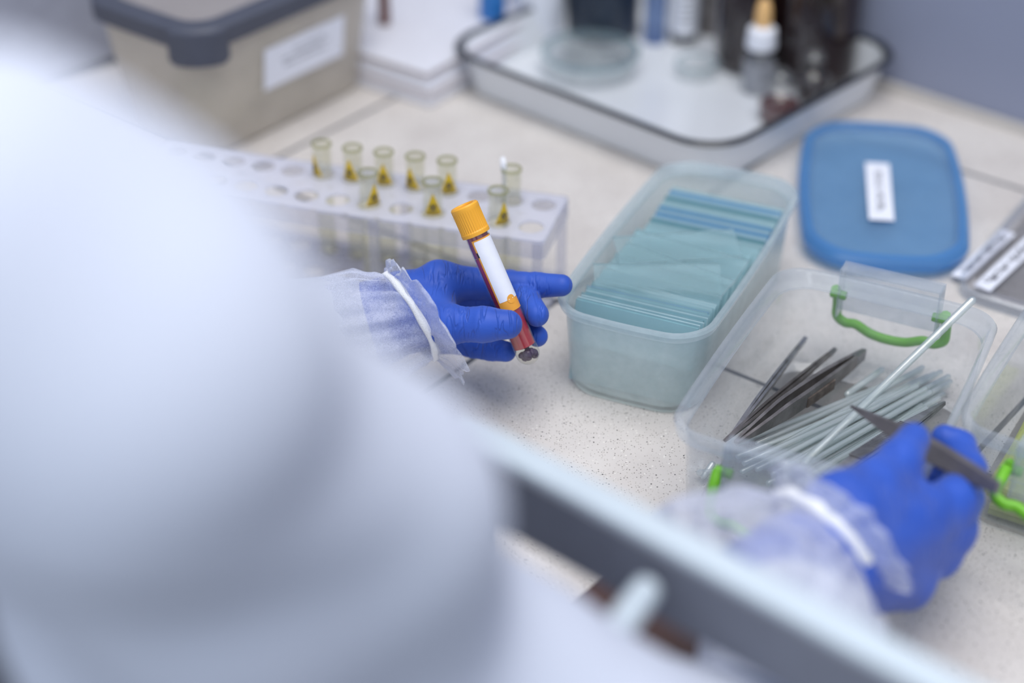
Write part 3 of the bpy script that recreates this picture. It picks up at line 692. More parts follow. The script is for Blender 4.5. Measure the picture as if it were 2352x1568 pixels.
p = V(rk(1, 1)); bm = bmesh.new(); tube_path(bm, [p+V((-.003, 0, .020)), p+V((-.0048, 0, .077)), p+V((-.0050, 0, .083)), p+V((-.0055, 0, .090))], [.0010, .0012, .0020, .0016], 10)
tag(obj('swab', bm, M['cotton'], None, True), 'thin white swab standing in the unlabelled glass tube', 'swab')

# ================================================================ the held blood tube
tb, tp = V((0.0089, 0.8268, 0.0454)), V((-0.0270, 0.8566, 0.1244))
zz = (tp-tb).normalized(); xx = V((1, 0, 0)); xx = (xx - zz*xx.dot(zz)).normalized(); yy = zz.cross(xx)
if yy.dot(V((0, 1, -.6))) < 0: yy = -yy; 
TM = Matrix(((xx.x, yy.x, zz.x, tb.x), (xx.y, yy.y, zz.y, tb.y), (xx.z, yy.z, zz.z, tb.z), (0, 0, 0, 1)))
TL = (tp-tb).length; TR = .0069
bt = thing('blood_tube', 'blood tube with an amber yellow cap and blank white label in the left glove', 'test tube'); bt.matrix_basis = TM
def arcprof(r, n=7): return [(max(.0002, r*math.sin(PI/2*i/n)), -r*math.cos(PI/2*i/n)) for i in range(n+1)]
bm = bmesh.new(); lathe(bm, arcprof(TR) + [(TR, TL-.010)], 40); child('glass_body', bm, M['tube_glass'], bt, True, 50)
bm = bmesh.new(); ri = TR-.0005; lathe(bm, [(.0002, .0032), (ri*.6, .0034), (ri, .0044), (ri, .0610), (.0002, .0612)], 40); child('serum', bm, M['blood'], bt, True, 50)
bm = bmesh.new(); lathe(bm, [(.0002, .0614), (ri, .0614), (ri, TL-.018), (.0002, TL-.018)], 40); child('upper_serum', bm, M['serum'], bt, True, 50)
bm = bmesh.new(); rs = random.Random(3)
for k in range(6):
    a = 2*PI*k/6+.4; c = V((.0034*math.cos(a), .0034*math.sin(a), -.0022+rs.uniform(-.0008, .003)))
    bmesh.ops.create_icosphere(bm, subdivisions=2, radius=.0027, matrix=Matrix.Translation(c) @ Matrix.Diagonal((rs.uniform(.7, 1.2), rs.uniform(.7, 1.2), rs.uniform(.6, 1.5), 1)))
child('clot', bm, M['clot'], bt)
bm = bmesh.new(); N = 72; prof = [(.0082, TL-.0178, 0), (.0083, TL-.0170, 0), (.0083, TL-.0158, 0), (.0081, TL-.0150, 1), (.0081, TL-.0035, 1), (.0082, TL-.0026, 0), (.0081, TL-.0008, 0), (.0074, TL, 0), (.0058, TL, 0), (.0054, TL-.0006, 0), (.0052, TL-.0035, 0)]
rings = [[V(((r-(.00035 if (g and i % 2) else 0))*math.cos(2*PI*i/N), (r-(.00035 if (g and i % 2) else 0))*math.sin(2*PI*i/N), z)) for i in range(N)] for r, z, g in prof]
loft(bm, rings); child('cap', bm, M['cap'], bt, True, 25)
bm = bmesh.new(); R = TR+.0001; a0, a1 = -.56, 2.0; cyl_strip(bm, [(z, a0*R, a1*R) for z in (.0268, .031, .04, .05, .06, TL-.0200)], R, nc=28)
lb = child('label_sticker', bm, M['orange'], bt, True)
bm = bmesh.new(); R += .0001; b0 = -.42
cyl_strip(bm, [(.0335+.0, b0*R, 1.95*R), (.05, b0*R, 1.95*R), (TL-.0216, b0*R, 1.95*R), (TL-.0208, (b0+.06)*R, 1.9*R)], R, nc=28)
child('white_field', bm, M['paper'], lb, True)
bm = bmesh.new(); R += .0001; n = 20; cx, cy = .62*R, .0335; vs = [bm.verts.new(on_cyl(cx+.0026*math.cos(2*PI*i/n), cy+.0026*math.sin(2*PI*i/n), R)) for i in range(n)]; c0 = bm.verts.new(on_cyl(cx, cy, R))
for i in range(n): bm.faces.new((vs[i], vs[(i+1) % n], c0))
child('label_tab', bm, M['orange'], lb)
bm = bmesh.new(); cyl_strip(bm, [(TL-.0300, -.54*R, -.40*R), (TL-.0270, -.56*R, -.45*R)], R, nc=3); child('print_mark', bm, M['black'], lb)

# ================================================================ enamel tray and what stands on it
TC = V((0.1270, 1.2790, 0)); TA = math.radians(-43.0)
tray = thing('enamel_tray', 'white enamel tray with a black rim, holding bottles and dishes', 'tray', tuple(TC), TA)
bm = bmesh.new(); HX, HY, HZ = .138, .123, .036
loft(bm, [ring(HX-.014, HY-.014, .026, .0002), ring(HX-.010, HY-.010, .030, .002), ring(HX-.002, HY-.002, .036, HZ-.002), ring(HX-.0032, HY-.0032, .036, HZ-.002), ring(HX-.0115, HY-.0115, .030, .0035), ring(HX-.018, HY-.018, .026, .0015)])
child('pan', bm, M['enamel'], tray, True, 45)
bm = bmesh.new(); rect_loop(bm, [ring(HX-.0025, HY-.0025, .036, HZ-.0030), ring(HX+.0015, HY+.0015, .038, HZ-.0022), ring(HX+.0026, HY+.0026, .039, HZ-.0006), ring(HX+.0010, HY+.0010, .038, HZ+.0010), ring(HX-.0026, HY-.0026, .036, HZ+.0006), ring(HX-.0036, HY-.0036, .036, HZ-.0012)])
child('rim', bm, M['enamel_rim'], tray, True, 45)
def turned(name, label, cat, xy, parts, z=.0016, group=None, n=32):
    t = thing(name, label, cat, (xy[0], xy[1], z), 0, group)
    for pn, prof, m in parts:
        bm = bmesh.new(); lathe(bm, [(max(r, .0002), h) for r, h in prof], n); child(pn, bm, M[m], t, True, 40)
    return t
def xy(p): return (p[0], p[1])
turned('white_bottle', 'tall white plastic bottle in the left corner of the enamel tray', 'bottle', xy((0.0204, 1.3831, 0.0016)), [
    ('body', [(0, 0), (.0215, 0), (.0235, .003), (.0235, .085), (.021, .092), (.012, .098), (.012, .104), (0, .104)], 'white_plastic'), ('cap', [(0, .104), (.0135, .104), (.0135, .118), (0, .119)], 'white_plastic')])
turned('dark_jar', 'dark blue-black squat container behind the glass dish on the tray', 'jar', xy((0.0766, 1.3925, 0.0016)), [
    ('body', [(0, 0), (.029, 0), (.031, .003), (.031, .060), (.028, .066), (0, .066)], 'dark_teal'), ('lid', [(0, .066), (.030, .066), (.030, .078), (0, .079)], 'black')])
turned('blue_vial', 'slim pale blue translucent vial standing between the dark jar and the brown bottles', 'vial', xy((0.1202, 1.3711, 0.0016)), [
    ('body', [(0, 0), (.0085, 0), (.0090, .002), (.0090, .062), (0, .063)], 'pale_blue'), ('cap', [(0, .063), (.0096, .063), (.0096, .074), (0, .075)], 'blue')])
t = turned('printed_vial', 'small vial with a pale printed label and black foot beside the blue vial', 'vial', xy((0.1451, 1.3738, 0.0016)), [
    ('body', [(0, .008), (.0112, .008), (.0112, .060), (.006, .066), (0, .066)], 'white_plastic'), ('foot', [(0, 0), (.0116, 0), (.0116, .0078), (0, .008)], 'black'), ('cap', [(0, .066), (.008, .066), (.008, .078), (0, .079)], 'black')])
bm = bmesh.new()
for k in range(7): cyl_strip(bm, [(.018+k*.0052, -.008+.001*(k % 3), .006+.0012*(k % 2)), (.0195+k*.0052, -.008+.001*(k % 3), .006+.0012*(k % 2))], .01125, nc=8)
child('print_lines', bm, M['ink_pale'], t)
turned('grey_tin', 'grey metal cylinder standing at the left of the brown bottles', 'tin', xy((0.1698, 1.3943, 0.0016)), [
    ('body', [(0, 0), (.0125, 0), (.013, .001), (.013, .072), (0, .073)], 'steel_dark'), ('lid', [(0, .073), (.0135, .073), (.0135, .082), (0, .083)], 'steel')])
amber = [('body', [(0, 0), (.024, 0), (.0285, .005), (.0295, .012), (.0295, .088), (.026, .102), (.013, .114), (.0115, .126), (0, .126)], 'amber'), ('cap', [(0, .126), (.0145, .126), (.0145, .144), (0, .145)], 'black')]
turned('brown_bottle', 'dark brown glass reagent bottle directly behind the dropper bottle', 'bottle', xy((0.1953, 1.3237, 0.0016)), amber)
turned('brown_bottle', 'dark brown glass reagent bottle in the right corner of the enamel tray', 'bottle', xy((0.2444, 1.2930, 0.0016)), [(n_, [(r*1.04, h) for r, h in pr], m_) for n_, pr, m_ in amber])
turned('dropper_bottle', 'small glass dropper bottle with a white collar and tan rubber bulb', 'bottle', xy((0.1959, 1.2747, 0.0016)), [
    ('body', [(0, 0), (.0132, 0), (.0142, .002), (.0142, .026), (.012, .032), (.0085, .035), (.0085, .037), (0, .037)], 'dish_glass'), ('contents', [(0, .0015), (.0128, .0015), (.0128, .024), (0, .0242)], 'ink_pale'),
    ('collar', [(0, .037), (.0118, .037), (.0122, .039), (.0110, .052), (.008, .0545), (0, .0545)], 'white_plastic'), ('bulb', [(0, .0545), (.0062, .0545), (.0068, .057), (.0064, .066), (.0050, .073), (.0022, .0765), (0, .077)], 'tan')])
turned('stoppered_bottle', 'squat glass bottle with a little brown-red liquid, nearest the front corner of the tray', 'bottle', xy((0.2055, 1.2223, 0.0016)), [
    ('body', [(0, 0), (.0150, 0), (.0162, .002), (.0162, .018), (.013, .023), (.007, .026), (.007, .030), (0, .030)], 'dish_glass'), ('liquid', [(0, .0012), (.0150, .0012), (.0152, .0135), (0, .0138)], 'brownred'), ('stopper', [(0, .030), (.006, .030), (.0085, .033), (.0080, .038), (.004, .041), (0, .041)], 'dish_glass')])
turned('stoppered_bottle', 'squat dark glass bottle leaning against the tray wall in front of the right brown bottle', 'bottle', xy((0.2353, 1.2537, 0.0016)), [
    ('body', [(0, 0), (.0135, 0), (.0145, .002), (.0145, .020), (.012, .025), (.0065, .028), (.0065, .032), (0, .032)], 'dish_glass'), ('liquid', [(0, .0012), (.0132, .0012), (.0134, .0185), (0, .0188)], 'amber'), ('stopper', [(0, .032), (.0058, .032), (.0085, .035), (.0080, .041), (.004, .044), (0, .044)], 'dish_glass')])
def dish(name, label, pos, r, h, z):
    t = thing(name, label, 'dish', (pos[0], pos[1], z)); bm = bmesh.new()
    lathe(bm, [(.0002, 0), (r-.001, 0), (r, .001), (r, h), (r-.0014, h), (r-.0014, .0018), (.0002, .0016)], 56); child('bowl', bm, M['dish_glass'], t, True, 40)
    bm = bmesh.new(); rg = [[V((a*math.cos(2*PI*i/56), a*math.sin(2*PI*i/56), b)) for i in range(56)] for a, b in ((r+.0004, h-.001), (r+.0005, h+.0006), (r-.0018, h+.0006), (r-.0018, h-.001))]
    loft(bm, rg+[rg[0]], False, False); child('rim', bm, M['dish_rim'], t, True, 40); return t
pd = V((0.0636, 1.3133, 0.0016))
dish('petri_dish', 'round clear glass petri dish base under its lid on the tray', pd, .0370, .014, .0017)
t = thing('petri_cover', 'round clear glass petri lid resting over the dish base', 'lid', (pd.x, pd.y, .0188)); r = .0400
bm = bmesh.new(); lathe(bm, [(.0002, 0), (r-.001, 0), (r, -.001), (r, -.011), (r-.0014, -.011), (r-.0014, -.0016), (.0002, -.0014)], 56); child('disc', bm, M['dish_glass'], t, True, 40)
bm = bmesh.new(); rg = [[V((a*math.cos(2*PI*i/56), a*math.sin(2*PI*i/56), b)) for i in range(56)] for a, b in ((r+.0004, -.0015), (r+.0005, .0006), (r-.0025, .0008), (r-.0025, -.0010))]
loft(bm, rg+[rg[0]], False, False); child('rim', bm, M['dish_rim'], t, True, 40)
dish('glass_dish', 'small clear glass dish in front of the grey cylinder on the tray', V((0.1491, 1.3031, 0.0016)), .0170, .011, .0017)

# ================================================================ storage tub, cartons and what stands behind
TBM = Matrix.Translation((-0.222, 1.150, 0)) @ Matrix.Rotation(math.radians(52), 4, 'Z')
tub = thing('storage_tub', 'hazy plastic storage tub with a slate grey clip lid and white label', 'tub'); tub.matrix_basis = TBM
LX, LY, HZ = .088, .050, .104          # local X runs up the right-hand face, Y to the left; near corner at the origin
cm = Matrix.Translation((LX, LY, 0))
bm = bmesh.new(); loft(bm, [ring(LX-.006, LY-.006, .018, .0003, .001, cm), ring(LX-.002, LY-.002, .020, .003, .001, cm), ring(LX+.008, LY+.008, .022, HZ-.012, .001, cm), ring(LX+.0065, LY+.0065, .022, HZ-.012, .001, cm), ring(LX-.0035, LY-.0035, .020, .004, .001, cm), ring(LX-.009, LY-.009, .016, .002, .001, cm)])
child('walls', bm, M['tub'], tub, True, 45)
bm = bmesh.new(); rect_loop(bm, [ring(LX+.0085, LY+.0085, .022, HZ-.0115, .001, cm), ring(LX+.0135, LY+.0135, .026, HZ-.0110, .001, cm), ring(LX+.0140, LY+.0140, .026, HZ+.0020, .001, cm), ring(LX+.0110, LY+.0110, .024, HZ+.0045, .001, cm), ring(LX-.001, LY-.001, .018, HZ+.0045, .001, cm), ring(LX-.003, LY-.003, .017, HZ+.0010, .001, cm), ring(LX+.002, LY+.002, .018, HZ-.0060, .001, cm)])
lid = child('lid_frame', bm, M['grey_lid'], tub, True, 40)
bm = bmesh.new(); loft(bm, [ring(LX-.002, LY-.002, .017, HZ-.002, .001, cm), ring(LX-.002, LY-.002, .017, HZ+.0010, .001, cm)])
child('lid_panel', bm, M['tub_lid'], lid, True, 40)
bm = bmesh.new(); K = 9; rg = []
for i in range(K+1):
    a = PI + PI/2*i/K + 0; ca, sa = math.cos(a), math.sin(a); ox, oy = .012, .012; R0, R1 = .0265, .0305
    lo = -.022 if 1 <= i <= K-1 else -.019
    rg.append([V((ox+R0*ca, oy+R0*sa, HZ+.002)), V((ox+R1*ca, oy+R1*sa, HZ+.002)), V((ox+R1*ca, oy+R1*sa, HZ+lo)), V((ox+R0*ca, oy+R0*sa, HZ+lo))])
loft(bm, rg); child('clip', bm, M['grey_lid'], lid, True, 40)
tl = child('paper_label', (lambda b: (box(b, .043, .0170, 0, .0004), b)[1])(bmesh.new()), M['paper'], tub)
slope = math.atan2(.010, .090)
tl.matrix_basis = Matrix.Translation((.098, -.0060, .0560)) @ Matrix.Rotation(PI/2+slope, 4, 'X')
bm = bmesh.new(); rs = random.Random(8)
for row, (y, x0, x1) in enumerate(((.0075, -.012, .020), (.0025, -.024, .024), (-.0025, -.022, .020))):
    x = x0
    while x < x1:
        wd = rs.uniform(.0012, .0026); box(bm, wd/2, .0009, .0004, .0006, Matrix.Translation((x+wd/2, y, 0))); x += wd+rs.choice((.0006, .0006, .0018))
o = child('print_lines', bm, M['ink_pale'], tl)
pm = [(.040, .034, .023, .054), (.092, .034, .022, .048), (.066, .072, .022, .050), (.130, .050, .024, .044)]
for k, (x, y, r, hh) in enumerate(pm):
    bm = bmesh.new(); bmesh.ops.create_icosphere(bm, subdivisions=4, radius=1)
    rs = random.Random(k)
    ph = [rs.uniform(0, 6) for _ in range(6)]
    for v in bm.verts:
        c = v.co.copy(); f = 1+.10*math.sin(5*c.x+ph[0])+.10*math.sin(6*c.y+ph[1])*math.cos(4*c.z+ph[2])+.05*math.sin(11*c.x+9*c.z+ph[3])
        v.co = V((c.x*r*f, c.y*r*f, (c.z*f+1.05)*hh/2))
    o = obj('cloth_wad', bm, M['pouch'], None, True); o.matrix_basis = TBM @ Matrix.Translation((x, y, .006))
    tag(o, 'crumpled pale cloth wad inside the hazy storage tub', 'cloth', 'cloth wads in the storage tub')

BA = math.radians(54); BMX = Matrix.Translation((-0.0640, 1.2430, 0)) @ Matrix.Rotation(BA, 4, 'Z')
def carton(name, label, hx, hy, z0, h, off):
    t = thing(name, label, 'box'); t.matrix_basis = BMX @ Matrix.Translation((off[0]+hx, off[1]+hy, z0))
    bm = bmesh.new(); box(bm, hx, hy, 0, h*.62, bev=.0012); child('base', bm, M['carton'], t)
    bm = bmesh.new(); box(bm, hx+.001, hy+.001, h*.62+.0002, h*.70, bev=.0004); child('seam_edge', bm, M['kraft'], t)
    bm = bmesh.new(); box(bm, hx+.0008, hy+.0008, h*.70+.0002, h, bev=.0012); child('lid', bm, M['carton'], t)
carton('flat_carton', 'flat white carton on the worktop, under the topmost carton', .080, .075, .0003, .017, (0, 0))
carton('flat_carton', 'topmost flat white carton of the stack between the tub and the tray', .078, .072, .0176, .013, (.001, .003))
bm = bmesh.new(); p = V((-0.1042, 1.3387, 0.0312)); lathe(bm, [(.0002, 0), (.0042, 0), (.0046, .001), (.0046, .070), (.0002, .071)], 20)
o = obj('brown_stick', bm, M['brown'], None, True, 40); o.location = (p.x, p.y, .0312); tag(o, 'upright red-brown stick at the top of the photo, behind the hazy tub', 'stick')
p = V((-0.0162, 1.3534, 0.0312)); turned('blue_cap_bottle', 'small bright blue container standing on the cartons beside the white bottle', 'bottle', (p.x, p.y), [('body', [(0, 0), (.0105, 0), (.011, .001), (.011, .034), (0, .035)], 'blue'), ('cap', [(0, .035), (.008, .035), (.008, .045), (0, .046)], 'white_plastic')], z=.0312)
cs = thing('equipment_case', 'blurred blue-grey equipment case in the upper left behind the tub', 'case', (-0.440, 1.360, 0), math.radians(-42))
bm = bmesh.new(); box(bm, .11, .09, .006, .20, bev=.008); child('shell', bm, M['grey_case'], cs)
bm = bmesh.new(); box(bm, .105, .085, .0, .006); child('foot_plate', bm, M['black'], cs)
bm = bmesh.new(); box(bm, .08, .003, .05, .15, Matrix.Translation((0, -.0935, 0))); child('front_panel', bm, M['frame_face'], cs)

# ================================================================ raised grey frame at the front of the bench
fr = thing('bench_rail', 'grey raised rail on legs with a short bracket at the worktop front', 'rail', tuple(bench(0.41, 0.0)))
def rail(name, a, hw_, z0, z1, m, s0, s1, bev=.002):
    bm = bmesh.new(); box(bm, (s1-s0)/2, hw_, z0, z1, Matrix.Translation(bench(a, (s0+s1)/2)) @ BR, bev); return obj(name, bm, m, fr)
r1 = rail('far_rail', .4098, .0072, .148, .1820, M['frame_top'], -.40, .30)
rail('inner_face_painted_shade', .4016, .0008, .1485, .1790, M['frame_face'], -.398, .298, 0)  # thin strip, its darker grey painted in for shade on the near side
bm = bmesh.new(); tube_path(bm, [V((0.0494, 0.4841, 0.1680)), V((0.0437, 0.4737, 0.1680)), V((0.0335, 0.4546, 0.1680))], [.0054, .0058, .0058], 14); obj('bracket_arm', bm, M['frame_top'], fr, True, 50)
for a in (.4098,):
    for s in (-.385, .285):
        bm = bmesh.new(); box(bm, .006, .0045, .0005, .1485, Matrix.Translation(bench(a, s)) @ BR, .001); obj('leg', bm, M['frame_top'], fr)
        bm = bmesh.new(); box(bm, .012, .035, .0003, .006, Matrix.Translation(bench(a+.012, s)) @ BR, .001); obj('foot', bm, M['frame_top'], fr)
bd = V((0.1129, 0.6000, 0.0040))
t = thing('brown_board', 'dark red-brown board lying on the worktop beneath the grey rail', 'board', (bd.x, bd.y, 0.0003), math.radians(-42))
bm = bmesh.new(); box(bm, .100, .040, 0, .010, bev=.002); child('slab', bm, M['board'], t)

# ================================================================ the person
person = thing('person', 'person in a white gown and blue gloves reaching over the worktop', 'person', tuple(bench(.14, -.66, -.86)))
def chain(P, pts, k=.003, crease=None):
    d = None
    for i in range(len(pts)-1):
        a, b = pts[i], pts[i+1]
        e = cap_d(P, a[0], b[0], a[1], b[1], (crease or {}).get(i, ()))
        d = e if d is None else smin(d, e, k)
    return d
def bounds(pts, pad):
    a = np.array([p for p, r in pts]); return a.min(0)-pad, a.max(0)+pad
mm = .001
JC = lambda *at: tuple((x, .0006, .0011) for x in at)
# left hand: palm towards the camera, thumb in front of the tube, index straight, middle curled round it
LW = ((-0.0632, 0.8541, 0.0563), .0212)
L_arm = [((-0.0682, 0.8516, 0.0543), .0218), ((-0.0820, 0.8486, 0.0497), .0245), ((-0.1009, 0.8445, 0.0434), .0275)]
LI = [((-0.0422, 0.8610, 0.0724), .0105), ((-0.0096, 0.8666, 0.0664), .0090), ((0.0131, 0.8614, 0.0693), .0076), ((0.0285, 0.8562, 0.0724), .0064)]
LM = [((-0.0410, 0.8668, 0.0556), .0105), ((-0.0015, 0.8731, 0.0616), .0094), ((0.0075, 0.8515, 0.0651), .0085), ((0.0141, 0.8369, 0.0647), .0070)]
LR = [((-0.0429, 0.8642, 0.0443), .0100), ((-0.0114, 0.8773, 0.0425), .0084), ((0.0048, 0.8558, 0.0460), .0074), ((0.0145, 0.8403, 0.0479), .0062)]
LP = [((-0.0448, 0.8560, 0.0390), .0092), ((-0.0245, 0.8563, 0.0321), .0079), ((-0.0129, 0.8481, 0.0341), .0070), ((-0.0035, 0.8389, 0.0383), .0060)]
LT = [((-0.0465, 0.8369, 0.0610), .0122), ((-0.0356, 0.8237, 0.0664), .0110), ((-0.0165, 0.8178, 0.0702), .0098), ((-0.0024, 0.8170, 0.0707), .0082)]
def left_hand(P):
    palm = chain(P, [LW] + L_arm, .006)
    for f, r in ((LI, .0115), (LM, .012), (LR, .0115), (LP, .0105)):
        palm = smin(palm, cap_d(P, LW[0], f[0][0], .0165, r), .010)
    palm = smin(palm, cap_d(P, LW[0], LT[0][0], .0140, .0122), .010)
    palm = smin(palm, cap_d(P, LT[0][0], (-0.0415, 0.8545, 0.0697), .0110, .0085), .010)
    out = None
    cr = {0: JC(.80, .88, .96), 1: JC(.03, .10, .86, .94), 2: JC(.04, .14)}
    for f in (LI, LM, LR, LP):
        d = smin(palm, chain(P, f, .003, cr), .006); out = d if out is None else np.minimum(out, d)
    d = smin(palm, chain(P, LT, .004, {1: JC(.35, .5, .66, .80, .90), 2: JC(.05, .2)}), .010)
    return np.minimum(out, d)
lo, hi = bounds([LW] + L_arm + LI + LM + LR + LP + LT, .030)
link('left_glove', field_mesh('left_glove', left_hand, lo, hi, .0010, 4), M['glove'], person, True)

# right hand: back of the hand to the camera, thumb and index pinching the tweezers
RW = ((0.1448, 0.6067, 0.0792), 0.0236)
R_arm = [((0.1388, 0.6038, 0.0821), 0.0223), ((0.1259, 0.5906, 0.0857), 0.0247), ((0.1104, 0.5702, 0.0909), 0.0266)]
RI = [((0.2101, 0.6524, 0.0761), 0.0104), ((0.2241, 0.6842, 0.0701), 0.0093), ((0.2244, 0.7035, 0.0704), 0.0082), ((0.2174, 0.7074, 0.0727), 0.0070)]
RMf = [((0.2108, 0.6514, 0.0599), 0.0109), ((0.2271, 0.6908, 0.0472), 0.0095), ((0.2210, 0.7115, 0.0460), 0.0085), ((0.2085, 0.7099, 0.0472), 0.0080)]
RR = [((0.2043, 0.6477, 0.0469), 0.0104), ((0.2197, 0.6835, 0.0322), 0.0091), ((0.2098, 0.6964, 0.0301), 0.0082), ((0.1969, 0.6890, 0.0333), 0.0074)]
RP = [((0.1869, 0.6312, 0.0435), 0.0103), ((0.2058, 0.6667, 0.0320), 0.0084), ((0.1988, 0.6795, 0.0298), 0.0074), ((0.1877, 0.6748, 0.0336), 0.0066)]
RT = [((0.1499, 0.6200, 0.0941), 0.0157), ((0.1670, 0.6372, 0.0968), 0.0122), ((0.1822, 0.6561, 0.0965), 0.0103), ((0.1920, 0.6732, 0.0972), 0.0080)]
def right_hand(P):
    palm = chain(P, [RW] + R_arm, .006)
    for f, r in ((RI, .0115), (RMf, .0120), (RR, .0115), (RP, .0110)):
        palm = smin(palm, cap_d(P, RW[0], f[0][0], .0175, r*.95), .010)
    palm = smin(palm, cap_d(P, RW[0], RT[0][0], .018, .0165), .010)
    palm = smin(palm, cap_d(P, RT[0][0], (0.1893, 0.6396, 0.0785), .0150, .0105), .012)
    palm = smin(palm, cap_d(P, (0.1538, 0.6068, 0.0647), RP[0][0], .0165, .0108), .010)
    out = None
    for f in (RI, RMf, RR, RP):
        d = smin(palm, chain(P, f, .003, {0: JC(.9), 1: JC(.9), 2: JC(.1)}), .006); out = d if out is None else np.minimum(out, d)
    d = smin(palm, chain(P, RT, .004, {1: JC(.6, .8), 2: JC(.1)}), .010)
    return np.minimum(out, d)
lo, hi = bounds([RW] + R_arm + RI + RMf + RR + RP + RT, .030)
link('right_glove', field_mesh('right_glove', right_hand, lo, hi, .0011, 4), M['glove'], person, True)

# gown: shoulders, back, both arms
G1, G2, G3, G4, G5 = (-0.1276, 0.3444, 0.3859), (-0.0972, 0.3485, 0.3554), (-0.0483, 0.3937, 0.2783), (-0.0465, 0.4329, 0.1917), (0.0394, 0.4281, 0.1109)
GE = (0.1112, 0.4568, 0.0816)
G23 = (-0.0882, 0.3886, 0.2704)
G6 = (-0.0913, 0.3899, 0.1990)
torso = [V(bench(.14, -.66, z)) for z in (-.30, .0, .22, .36)]
RS, LS = V(G1), V(bench(.15, -.80, .40)); LE = V((-.310, .690, .105))
def gown(P):
    d = cap_d(P, G1, G2, .0470, .0480)
    d = smin(d, cap_d(P, G2, G3, .0480, .0430), .02)
    d = smin(d, cap_d(P, G2, G23, .0480, .050), .02)
    d = smin(d, cap_d(P, G23, G6, .050, .056), .02)
    d = smin(d, cap_d(P, G23, G4, .050, .0500), .02)
    d = smin(d, cap_d(P, G3, G4, .0420, .0500), .008)
    d = smin(d, cap_d(P, G4, G5, .0500, .0530), .01)
    d = smin(d, cap_d(P, G5, GE, .0560, .0520), .02)
    d = smin(d, cap_d(P, GE, (0.1104, 0.5277, 0.0953), .0480, .0380), .01)
    t = cap_d(P, tuple(torso[0]), tuple(torso[1]), .15, .13); t = smin(t, cap_d(P, tuple(torso[1]), tuple(torso[3]), .13, .11), .03)
    t = smin(t, cap_d(P, tuple(torso[3]), tuple(RS), .09, .040), .05); t = smin(t, cap_d(P, tuple(torso[3]), tuple(LS), .09, .055), .05)
    d = smin(d, t, .02)
    d = smin(d, cap_d(P, tuple(LS), tuple(LE), .056, .046), .03)
    d = smin(d, cap_d(P, tuple(LE), (-0.1019, 0.8439, 0.0461), .046, .0335), .02)
    x, y, z = P[..., 0], P[..., 1], P[..., 2]
    w1 = np.sin(38*x+22*z+1.3*np.sin(30*y))*np.sin(26*y-31*z+1.1*np.sin(24*x)); w2 = np.sin(70*x-50*y+60*z+1.5*np.sin(40*z))
    far = np.clip((y-.62)/.1, 0, 1)
    return d + (.0045*w1 + .0016*w2)*(1-.7*far)
lo = np.array([-.66, .03, -.36]); hi = np.array([.24, .90, .56])
link('gown', field_mesh('gown', gown, lo, hi, .0052, 4), M['gown'], person, True)

def cuff(name, rings, pleats, seed):
    """gathered sleeve end: rings are (centre, radius, axis-in-picture, pleat depth)"""
    rs = random.Random(seed); N = 160; ph = [rs.uniform(0, 6.28) for _ in range(8)]
    rr_ = []
    for i, (c, r, ax, pd_) in enumerate(rings):
        rr_.append((V(c), r, V(ax).normalized(), pd_))
    K = 10; full = []
    for i in range(len(rr_)-1):
        for j in range(K):
            t = j/K; a, b = rr_[i], rr_[i+1]; s = t*t*(3-2*t)
            full.append((a[0].lerp(b[0], t), a[1]+(b[1]-a[1])*s, a[2].lerp(b[2], t).normalized(), a[3]+(b[3]-a[3])*t))
    full.append(rr_[-1])
    bm = bmesh.new(); R = []
    for q, (c, r, ax, pd_) in enumerate(full):
        up = V((0, 0, 1)); e1 = (up - ax*up.dot(ax)).normalized(); e2 = ax.cross(e1); T = q/len(full)
        row = []
        for k in range(N):
            f = 2*PI*k/N
            n = math.sin(pleats*f+ph[0]+2.0*math.sin(2*f+ph[1])+T*3) + .6*math.sin((pleats*2-3)*f+ph[2]-T*5) + .5*math.sin(3*f+ph[3]+T*4)
            rad = r + pd_*n
            row.append(c + rad*(e1*math.cos(f)+e2*math.sin(f)) + ax*(pd_*.8*math.sin(5*f+ph[4]) if q == len(full)-1 else 0))
        R.append(row)
    loft(bm, R, False, False)
    return obj(name, bm, M['cuff'], person, True)
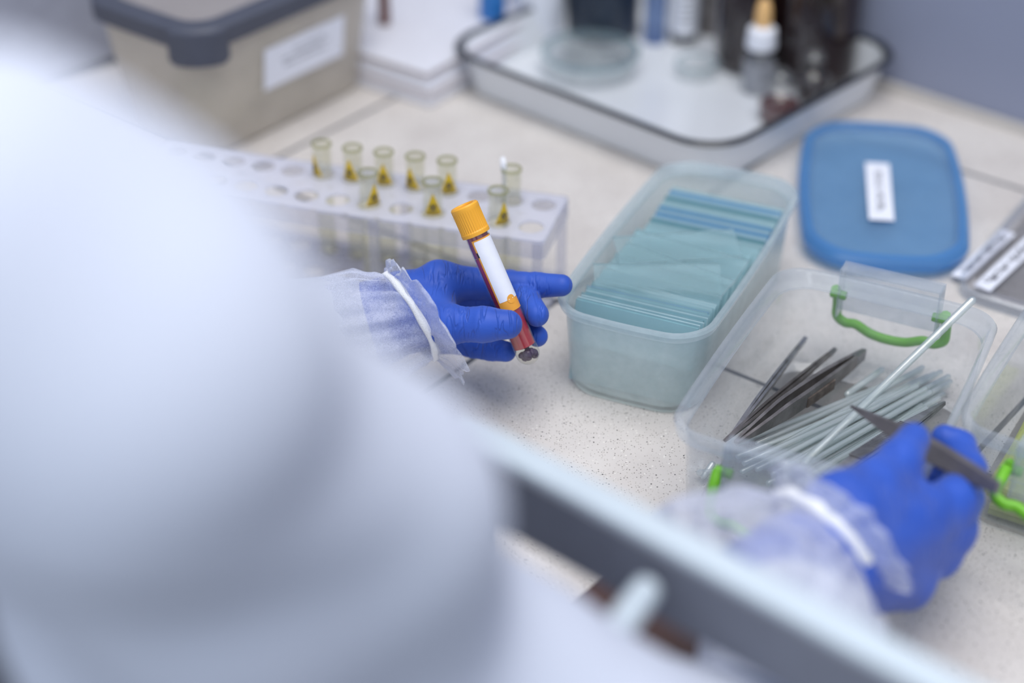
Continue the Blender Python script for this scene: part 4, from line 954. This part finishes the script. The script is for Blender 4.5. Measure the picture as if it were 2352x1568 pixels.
def band(name, c, r, ax, wid, par, th=.0012):
    c, ax = V(c), V(ax).normalized(); up = V((0, 0, 1)); e1 = (up-ax*up.dot(ax)).normalized(); e2 = ax.cross(e1); N = 96; bm = bmesh.new(); rg = []
    for k in range(N):
        f = 2*PI*k/N; d = e1*math.cos(f)+e2*math.sin(f); w_ = wid*(1+.15*math.sin(7*f)); o = .0004*math.sin(11*f)
        rg.append([c+d*(r-th)-ax*w_, c+d*(r+th+o)-ax*w_*.8, c+d*(r+th+o)+ax*w_*.8, c+d*(r-th)+ax*w_])
    loft(bm, rg+[rg[0]], False, False); bmesh.ops.remove_doubles(bm, verts=bm.verts, dist=1e-6)
    return obj(name, bm, M['elastic'], par, True)
PX, PU, PF = V((1, 0, 0)), V((0, .5446, .8387)), V((0, .8387, -.5446))
la = tuple(PX*.83 + PU*.52 + PF*.22); la0 = tuple(PX*.92 + PU*.30)
lc = cuff('left_cuff', [((-0.1019, 0.8439, 0.0461), .0350, la0, .0008), ((-0.0816, 0.8439, 0.0515), .0345, la0, .0014), ((-0.0652, 0.8449, 0.0568), .0300, la, .0013), ((-0.0586, 0.8414, 0.0605), .0274, la, .0003), ((-0.0540, 0.8388, 0.0621), .0312, la, .0014), ((-0.0477, 0.8348, 0.0614), .0390, la, .0022)], 13, 2)
band('elastic_band', (-0.0586, 0.8414, 0.0605), .0279, la, .0022, lc)
ra = tuple(PX*.72 + PU*.64 + PF*.30); ra0 = tuple(PX*.45 + PU*.80 + PF*.4)
rc = cuff('right_cuff', [((0.1078, 0.5430, 0.0932), 0.0480, ra0, .0010), ((0.1071, 0.5761, 0.0945), 0.0557, ra0, .0020), ((0.1248, 0.5956, 0.0878), 0.0422, ra, .0022), ((0.1402, 0.6126, 0.0847), 0.0265, ra, .0003), ((0.1432, 0.6138, 0.0865), 0.0315, ra, .0014), ((0.1487, 0.6182, 0.0859), 0.0395, ra, .0020)], 13, 5)
band('elastic_band', (0.1402, 0.6126, 0.0847), 0.0284, ra, .0032, rc, .0017)
